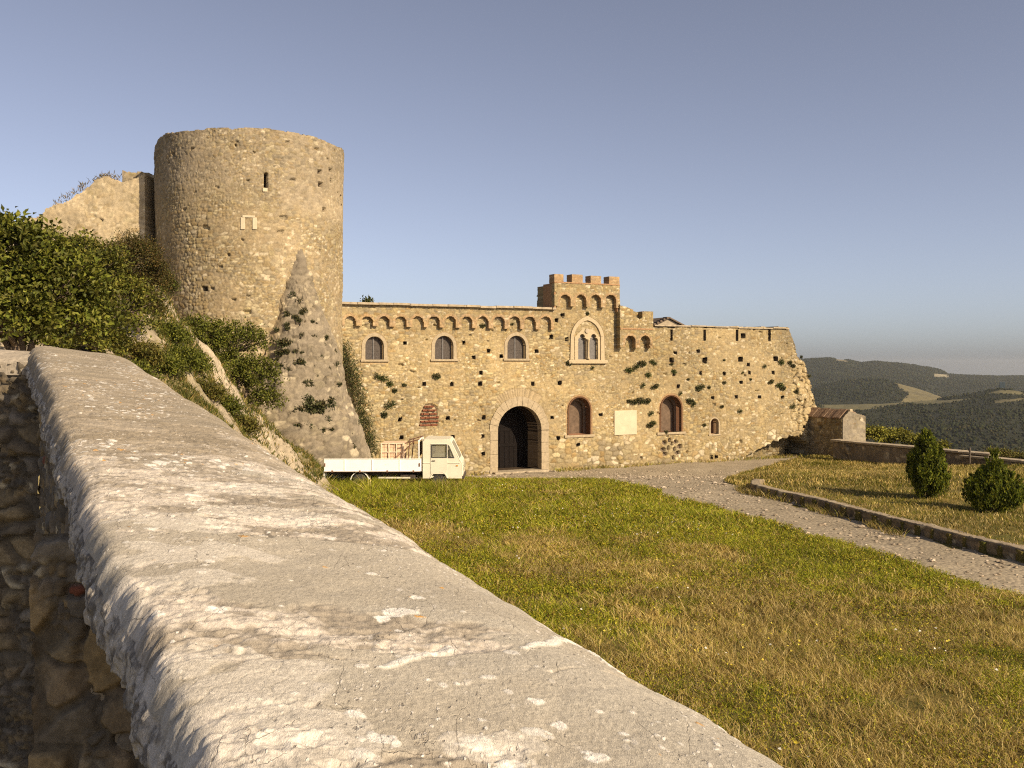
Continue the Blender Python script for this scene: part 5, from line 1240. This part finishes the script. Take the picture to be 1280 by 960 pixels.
quad_slab(cab, (2.50, .90), (2.515, .40), -W + .021, W - .021, .03)
quad_slab(cab, (2.40, 1.06), (2.50, .90), -W + .021, W - .021, .03)
quad_slab(cab, (2.04, 1.755), (2.12, 1.65), -W + .021, W - .021, .03)
cab.box(1.12, 2.45, -W + .03, W - .03, .38, .44)
cb = cab.build('cab', M['cream_paint'], tk, bevel=.018)
for s in (-1, 1):
    d = MB().plate([[(1.37, .52), (1.37, 1.62), (1.99, 1.62), (1.99, .72), (1.93, .60), (1.90, .52)], [(1.415, 1.125), (1.945, 1.125), (1.945, 1.585), (1.415, 1.585)]], s * (W + .021), s * (W + .034)).build('door', M['cream_paint'], tk, bevel=.006)
    MB().box(1.42, 1.54, min(s * (W + .034), s * (W + .06)), max(s * (W + .034), s * (W + .06)), .985, 1.015).build('handle', M['dark_metal'], d, bevel=.006)
    MB().plate([win], s * W - .004, s * W + .004).build('side_window', M['glass'], tk)
    MB().plate([qw], s * W - .004, s * W + .004).build('quarter_window', M['glass'], tk)
    mr = MB().box(2.05, 2.075, s * (W + .05) - .03, s * (W + .05) + .07 * 1, 1.20, 1.42).tube((2.10, s * W, 1.14), (2.06, s * (W + .06), 1.22), .01).build('mirror', M['dark_metal'], tk, bevel=.008)
    MB().box(2.30, 2.37, min(s * (W + .02), s * (W + .04)), max(s * (W + .02), s * (W + .04)), .80, .84).build('side_lamp', M['lamp_lens'], tk, bevel=.005)
    MB().lathe([(.085, -.0), (.10, .02), (.10, .05)], (0, 0, 0), 16, 'z').build('headlight', M['glass'], tk, smooth=True).matrix_local = Matrix.Translation((2.53, s * .58, .72)) @ Matrix.Rotation(R(90), 4, 'Y')
quad_slab(MB(), (2.12, 1.645), (2.40, 1.065), -W + .06, W - .06, .012).build('windscreen', M['glass'], tk)
for s in (-1, 1):
    g = lambda L, e: [(sum(p[0] for p in L) / len(L) + (x - sum(p[0] for p in L) / len(L)) * e, sum(p[1] for p in L) / len(L) + (z - sum(p[1] for p in L) / len(L)) * e) for x, z in L]
    MB().plate([g(win, 1.10), g(win, .97)], s * (W + .036), s * (W + .044)).build('window_gasket', M['black_rubber'], tk)
    MB().plate([g(qw, 1.16), g(qw, .95)], s * (W + .021), s * (W + .030)).build('window_gasket', M['black_rubber'], tk)
    y0_, y1_ = sorted((s * (W + .02), s * (W + .038)))
    MB().box(1.10, 1.365, y0_, y1_, .90, .925).box(1.995, 2.44, y0_, y1_, .90, .925).build('belt_line', M['cream_paint'], tk, bevel=.006)
    q_ = MB()
    for a0, a1 in zip(np.linspace(R(12), R(168), 13)[:-1], np.linspace(R(12), R(168), 13)[1:]):
        q_.plate([[(wc + r * math.cos(a), .30 + r * math.sin(a)) for r, a in ((.30, a0), (.30, a1), (.335, a1), (.335, a0))]], y0_, y1_)
    q_.build('arch_lip', M['cream_paint'], tk)
MB().box(-2.50, 1.0, -.937, -.93, .60, .625).build('rusty_sill', M['rust_metal'], tk)
for k, x in enumerate((-1.75, -.75, .25)): MB().box(x - .015, x + .015, -.946, -.93, .655, 1.05).build('stake', M['white_paint'], tk)
for s in (-1, 1):
    quad_slab(MB(), (2.11, 1.66), (2.41, 1.05), s * W - .05 * (s > 0) - .0 * (s < 0), s * W + .05 * (s < 0), .03).build('windscreen_pillar', M['cream_paint'], tk, bevel=.008)
MB().box(2.50, 2.60, -W, W, .33, .45).build('bumper', M['dark_metal'], tk, bevel=.02)
MB().box(1.25, 1.85, -.75, .75, .60, .80).box(1.2, 1.32, -.75, .75, .8, 1.30).build('seat', M['seat'], tk, bevel=.04)
st = MB(); ringp = [(2.02 + .06 * math.sin(a) * 0 + .03 * math.sin(a), .38 + .17 * math.cos(a), 1.15 + .15 * math.sin(a)) for a in np.linspace(0, 2 * math.pi, 17)]
for a, b_ in zip(ringp[:-1], ringp[1:]): st.tube(a, b_, .014, n=6)
st.tube((2.02, .38, 1.15), (2.25, .38, .8), .02).build('steering_wheel', M['black_rubber'], tk, smooth=True)
# bed with its dropsides
bed = MB().box(-2.48, 1.0, -.90, .90, .585, .635)
bd = bed.build('bed', M['dark_metal'], tk)
for y in (-.93,):
    p = MB().box(-2.50, 1.0, y, y + .03, .62, 1.085).build('dropside', M['white_paint'], tk, bevel=.006)
    yo = y - .012 if y < 0 else y + .03
    MB().box(-2.50, 1.0, yo, yo + .012, 1.055, 1.085).box(-2.50, 1.0, yo, yo + .012, .62, .65).build('rail', M['white_paint'], p)
    hg = MB()
    for x in (-2.2, -1.2, -.2, .75): MB().box(x - .03, x + .03, yo - .004, yo + .016, .585, .66).build('hinge', M['rust_metal'], p)
    for x in (-2.47, .97): MB().box(x - .02, x + .02, yo - .008, yo + .012, .80, .92).build('latch', M['rust_metal'], p)
MB().box(-2.53, -2.50, -.90, .90, .20, .62).build('tailgate', M['white_paint'], tk, bevel=.006)
MB().box(-2.50, 1.0, .905, .935, .17, .62).build('dropside', M['white_paint'], tk, bevel=.006)
MB().box(1.0, 1.03, -.90, .90, .62, 1.085).build('front_board', M['white_paint'], tk, bevel=.006)
# headboard rack with slanting bars
hbm = MB()
for y in (-.88, .88): hbm.tube((.94, y, .62), (.94, y, 1.76), .022, n=8)
hbm.tube((.94, -.88, 1.74), (.94, .88, 1.74), .022).build('headboard', M['white_paint'], tk, smooth=True)
ms = MB()
for k in range(15): ms.box(.90, .915, -.84 + k * .12 - .006, -.84 + k * .12 + .006, 1.1, 1.6)
for k in range(6): ms.box(.885, .90, -.86, .86, 1.1 + k * .1 - .006, 1.1 + k * .1 + .006)
ms.build('mesh_screen', M['dark_metal'], tk)
for y in (-.80, .80): MB().tube((.96, y, 1.78), (.42, y, 1.63), .024, n=6).tube((.60, y, 1.66), (.50, y, .66), .022, n=6).tube((.66, y, 1.62), (.10, y, 1.1), .014, n=6).build('rack_bar', M['rust_metal'], tk)
# chassis, wheels, mudguards
MB().box(-2.3, 2.3, -.42, -.32, .42, .56).box(-2.3, 2.3, .32, .42, .42, .56).box(-1.0, -.9, -.8, .8, .40, .5).build('chassis', M['dark_metal'], tk)
MB().box(-.55, .62, -.82, -.70, .34, .40).build('side_guard', M['cream_paint'], tk, bevel=.01)
MB().box(.25, .8, -.80, -.5, .30, .5).build('fuel_tank', M['dark_metal'], tk, bevel=.04)
def wheel(x, y, r):
    t = MB().lathe([(r * .62, -.09), (r * .9, -.095), (r, -.06), (r, .06), (r * .9, .095), (r * .62, .09)], (0, 0, 0), 24, 'y').build('wheel', M['black_rubber'], tk, smooth=True); t.location = (x, y, r)
    MB().lathe([(r * .62, -.075), (r * .55, -.05), (r * .30, -.05), (r * .25, -.09), (r * .1, -.09), (r * .1, .05), (r * .62, .08)], (0, 0, 0), 20, 'y').build('rim', M['steel'], t, smooth=True)
for y in (-.74, .74): wheel(wc, y, .27); wheel(-1.22, y, .27)
for y in (-.86, .62):
    g = MB(); aa = np.linspace(R(8), R(172), 15)
    for a0, a1 in zip(aa[:-1], aa[1:]):
        q = [(-1.22 + r * math.cos(a), .26 + r * math.sin(a)) for r, a in ((.325, a0), (.325, a1), (.345, a1), (.345, a0))]
        g.plate([q], y, y + .24)
    g.build('mudguard', M['white_paint'], tk)
tl = MB().box(-2.54, -2.51, -.8, -.6, .46, .56).build('tail_lamp', M['lamp_lens'], tk); MB().box(-2.54, -2.51, .6, .8, .46, .56).build('tail_lamp', M['lamp_lens'], tk)
# load: stack of hollow tiles strapped with laths
cr = thing('tile_pack', 'pale orange strapped block of hollow tiles standing on the truck bed', 'tile pack', (tx0 - .02, TY + .88, -4.53 + .637), R(0.5))
bx0, bx1, by0, by1, bh = -.46, .38, -.55, .45, .98
cell = MB(); nx, nz = 7, 6
for i in range(nx):
    for k in range(nz):
        x0 = bx0 + (bx1 - bx0) * i / nx; x1 = bx0 + (bx1 - bx0) * (i + 1) / nx; z0 = bh * k / nz; z1 = bh * (k + 1) / nz; j = random.uniform(-.012, .012)
        cell.box(x0 + .004, x1 - .004, by0 + j, by1, z0 + .003, z1 - .003)
cell.build('tile_block', M['crate'], cr)
lt = MB()
for z in (.02, .36, .64, .955): lt.box(bx0 - .01, bx1 + .01, by0 - .035, by0 - .018, z, z + .035)
for x in (bx0 + .0, -.18, .1, bx1 - .04): lt.box(x, x + .035, by0 - .05, by0 - .036, 0, bh)
lt.build('lath', M['crate_pale'], cr)

# ================================================================ grass
BLV = []
def blades(X, Y, Z, ln, wd, lean, col):
    n = len(X); a = RNG.uniform(0, 2 * math.pi, n); d = np.stack([np.cos(a), np.sin(a)], -1); b_ = RNG.uniform(0, 2 * math.pi, n)
    s = np.stack([np.cos(b_), np.sin(b_), np.zeros(n)], -1) * (wd * .5)[:, None]
    p0 = np.stack([X, Y, Z], -1); up = np.array((0, 0, 1.0)); L = ln[:, None]; le = (lean * ln)[:, None]
    d3 = np.c_[d, np.zeros(n)]
    p1 = p0 + up * L * .55 + d3 * le * .35; p2 = p0 + up * L * .95 + d3 * le
    V = np.stack([p0 - s, p0 + s, p1 + s * .8, p1 - s * .8, p2], 1)
    return V, np.repeat(col, 5, 0)
LAWN = ROADL + [(14, 8), (-8.5, 8), (-8.5, 38)]
GR = np.array([(.30, .31, .022), (.24, .26, .018), (.37, .36, .03), (.33, .305, .03), (.14, .165, .014)])
ST = np.array([(.48, .36, .115), (.41, .30, .09), (.56, .44, .18), (.29, .205, .06)])
def lawn_mix(X, Y):
    """share of dry straw: streaky, drier towards the viewer's side of the lawn"""
    f = .5 + 1.35 * (fbm(X * .28, Y * .28, 4, 400) * .6 + fbm(X * 1.7, Y * 1.7, 3, 401) * .4 - .5)
    edge = dist_line(ROADL, X, Y)
    return np.clip(.92 * ss(.46, .70, f + .23 * ss(25, 13, Y) - .18 * ss(23, 33, Y) - .14 * ss(3.5, .5, edge)), 0, 1)
def in_view(X, Y, mx=2.5): return (X < .534 * Y + mx) & (X > -.534 * Y - mx)
def scatter(n, x0, x1, y0, y1, accept, zf, ln, wd, lean, mixf, dark=1.0, tall=None, green=None):
    X = RNG.uniform(x0, x1, n); Y = RNG.uniform(y0, y1, n)
    cl = fbm(X * 1.3, Y * 1.3, 3, 410) * .6 + vnoise(X * 5, Y * 5, 411) * .4
    m = accept(X, Y) & in_view(X, Y) & (RNG.random(n) < .25 + 1.5 * ss(.3, .7, cl)); X, Y, cl = X[m], Y[m], cl[m]; n = len(X)
    dry = mixf(X, Y); isd = RNG.random(n) < .08 + .84 * dry
    gp_ = GR if green is None else np.array(green)
    c = np.where(isd[:, None], ST[RNG.integers(0, 4, n)], gp_[RNG.integers(0, len(gp_), n)]) * RNG.uniform(.7, 1.25, (n, 1)) * dark
    c = c * (.62 + .8 * fbm(X * .8, Y * .8, 4, 412))[:, None]
    l = ln * RNG.uniform(.45, 1.25, n) * (.6 + .8 * cl) * np.where(isd, 1.15, 1)
    if tall is not None: l = l * tall(X, Y)
    return blades(X, Y, zf(X, Y) - .01, l, wd * RNG.uniform(.6, 1.3, n), lean * RNG.uniform(.3, 1.6, n), c)
def acc_lawn(X, Y): return inside(LAWN, X + (fbm(X * .9, Y * .9, 4, 21) - .5) * 1.5 * 0, Y) | (dist_line(ROADL, X, Y) < .35 * vnoise(X * 2.5, Y * 2.5, 6))
parts = [
    scatter(190000, -7, 13, 9.5, 17, acc_lawn, zg, .135, .011, .95, lawn_mix),
    scatter(205000, -8, 17, 17, 26, acc_lawn, zg, .15, .017, .9, lawn_mix),
    scatter(170000, -8, 16, 26, 38.5, acc_lawn, zg, .19, .026, .8, lawn_mix, tall=lambda X, Y: 1 + 1.5 * ss(2.4, .4, np.abs(Y - 33.9)) * ss(-1.0, -2.4, X))]
def herbs(n, x0, x1, y0, y1, sz):
    X = RNG.uniform(x0, x1, n); Y = RNG.uniform(y0, y1, n); f = fbm(X * .7, Y * .7, 3, 440) + .25 * (1 - lawn_mix(X, Y)); m = acc_lawn(X, Y) & in_view(X, Y) & (RNG.random(n) < ss(.38, .72, f)); X, Y = X[m], Y[m]; n = len(X)
    pos = np.stack([X, Y, zg(X, Y) + RNG.uniform(.02, .13, n)], -1); c = np.array([(.30, .29, .014), (.24, .25, .012), (.38, .34, .03), (.10, .13, .01), (.42, .33, .03), (.20, .12, .03)])[RNG.integers(0, 6, n)] * RNG.uniform(.6, 1.25, (n, 1))
    return leaf_geo(pos, unit(n) + np.array((0, 0, .3)), unit(n) * .8 + np.array((.3, -.4, .8)), sz * RNG.uniform(.6, 1.5, n), sz * RNG.uniform(.5, .9, n), c)
V = np.concatenate([p[0] for p in parts]); C = np.concatenate([p[1] for p in parts])
hb_ = [herbs(75000, -3, 13, 9.5, 17, .030), herbs(130000, -6, 17, 17, 26, .040), herbs(150000, -8, 16, 26, 38.5, .055)]
def flowers(n, x0, x1, y0, y1):
    X = RNG.uniform(x0, x1, n); Y = RNG.uniform(y0, y1, n); m = acc_lawn(X, Y) & in_view(X, Y) & (vnoise(X * .6, Y * .6, 450) > .62); X, Y = X[m], Y[m]; n = len(X)
    pos = np.stack([X, Y, zg(X, Y) + RNG.uniform(.10, .2, n)], -1); c = np.array([(.75, .72, .62), (.62, .50, .05), (.70, .58, .08)])[RNG.integers(0, 3, n)]
    return leaf_geo(pos, unit(n) * np.array((1, 1, .3)), unit(n) * .4 + np.array((0, -.4, 1)), .05, .045, c)
hb_.append(flowers(2600, -6, 16, 10, 37))
hv = np.concatenate([p[0] for p in hb_]); o_ = leaf_obj('clover', hv, np.concatenate([p[1] for p in hb_]), M['grass']); tag(o_, kind='stuff')
def grass_obj(name, V, C):
    n = len(V); i = np.arange(n)[:, None] * 5
    return tag(mesh_np(name, V, Q=i + np.array((0, 1, 2, 3)), T=i + np.array((3, 2, 4)), col=C, mat=M['grass'], smooth=False), kind='stuff')
grass_obj('grass', V, C)
# drier, shorter grass on the raised bed, and weeds along the kerb and the wall foot
bed_mix = lambda X, Y: np.clip(.30 + 1.2 * (fbm(X * .5, Y * .5, 4, 420) - .40), 0, 1)
BG = [(.16, .15, .016), (.20, .17, .022), (.11, .11, .014)]
acc_bed = lambda X, Y: inside(BED, X, Y) & (dist_line(KERB, X, Y) > .18)
pb = [scatter(110000, 8, 30, 18, 34, acc_bed, bed_z, .10, .02, .7, bed_mix, 1.0, green=BG), scatter(120000, 8, 26, 34, 56, acc_bed, bed_z, .13, .03, .6, bed_mix, 1.0, green=BG)]
acc_k = lambda X, Y: (dist_line([(a - .28, b) for a, b in KERB[1:]], X, Y) < .34 * vnoise(X * 1.2, Y * 1.2, 9) + .02) & (Y > 22 + 8 * vnoise(X, Y * .6, 5)) & ~inside(BED, X + .1, Y)
pb.append(scatter(60000, 7, 14, 16, 37, acc_k, zg, .20, .02, .9, lambda X, Y: X * 0 + .75, .62))
FW = [tuple(FO + fd * u + fn * .15) for u in np.linspace(0, 28, 10)]
acc_w = lambda X, Y: (dist_line(FW, X, Y) < .75 * fbm(X * .6, Y * .6, 3, 13)) & ((np.hypot(X - fpt(649)[0], Y - fpt(649)[1]) > 1.9))
pb.append(scatter(60000, -8, 18, 40, 57, acc_w, zg, .20, .03, .7, lambda X, Y: X * 0 + .55, .9))
grass_obj('grass', np.concatenate([p[0] for p in pb]), np.concatenate([p[1] for p in pb]))
# grass on the slope of the hillside beside the truck and in the gully
acc_h = lambda X, Y: ((X > -11.5) & (Y > 31) & (X < -6.7) & (Y < 40) & (fbm(X * .9, Y * .9, 3, 430) > .42)) | ((X < -6) & (Y < 31) & (fbm(X * .7, Y * .7, 4, 431) > .44))
ph_ = [scatter(140000, -13, -4, 24, 40, acc_h, lambda X, Y: np.maximum(hill_z(X, Y), zg(X, Y)), .16, .026, .8, lambda X, Y: X * 0 + .16, .9, green=[(.12, .13, .022), (.095, .11, .02), (.15, .15, .03)])]
grass_obj('grass', ph_[0][0], ph_[0][1])
# loose stones on the road
NP = 2800; X = RNG.uniform(-4, 17, NP * 5); Y = RNG.uniform(13, 48, NP * 5); m = inside(ROAD, X, Y) & ~inside(BED, X, Y) & in_view(X, Y); X, Y = X[m][:NP], Y[m][:NP]; n = len(X)
r = .012 + RNG.gamma(1.6, .012, n); V = ICO[None] * RNG.uniform(.6, 1.2, (n, 12, 1)) * r[:, None, None] * np.array((1.2, 1, .6)); V = V + np.stack([X, Y, zg(X, Y) + r * .3 + .01], -1)[:, None]
C = np.repeat(np.array([(.34, .275, .195), (.27, .215, .15), (.41, .34, .25)])[RNG.integers(0, 3, n)] * RNG.uniform(.7, 1.2, (n, 1)), 12, 0)
tag(mesh_np('gravel', V, T=ICF[None] + (np.arange(n) * 12)[:, None, None], col=C, mat=M['stone_far'], smooth=False), kind='stuff')

# ================================================================ haze: one even box of air round everything
HAZE = 0.00008
if HAZE:
    hm = bpy.data.materials.new('haze'); hm.use_nodes = True; t = hm.node_tree; t.nodes.clear()
    out = t.nodes.new('ShaderNodeOutputMaterial'); pv = t.nodes.new('ShaderNodeVolumePrincipled')
    pv.inputs['Color'].default_value = (.86, .88, .86, 1); pv.inputs['Density'].default_value = HAZE; pv.inputs['Anisotropy'].default_value = .3
    t.links.new(pv.outputs[0], out.inputs['Volume'])
    zmin = float(ZH.min()) - 1; zmax = float(ZH.max()) + 12
    hz = MB().box(float(XH.min()) - 20, float(XH.max()) + 20, -60, 7050, zmin, max(zmax, 16)).build('haze', hm); tag(hz, kind='stuff')

SC.cycles.use_denoising = False
SC.cycles.pixel_filter_type = 'BLACKMAN_HARRIS'; SC.cycles.filter_width = 1.15
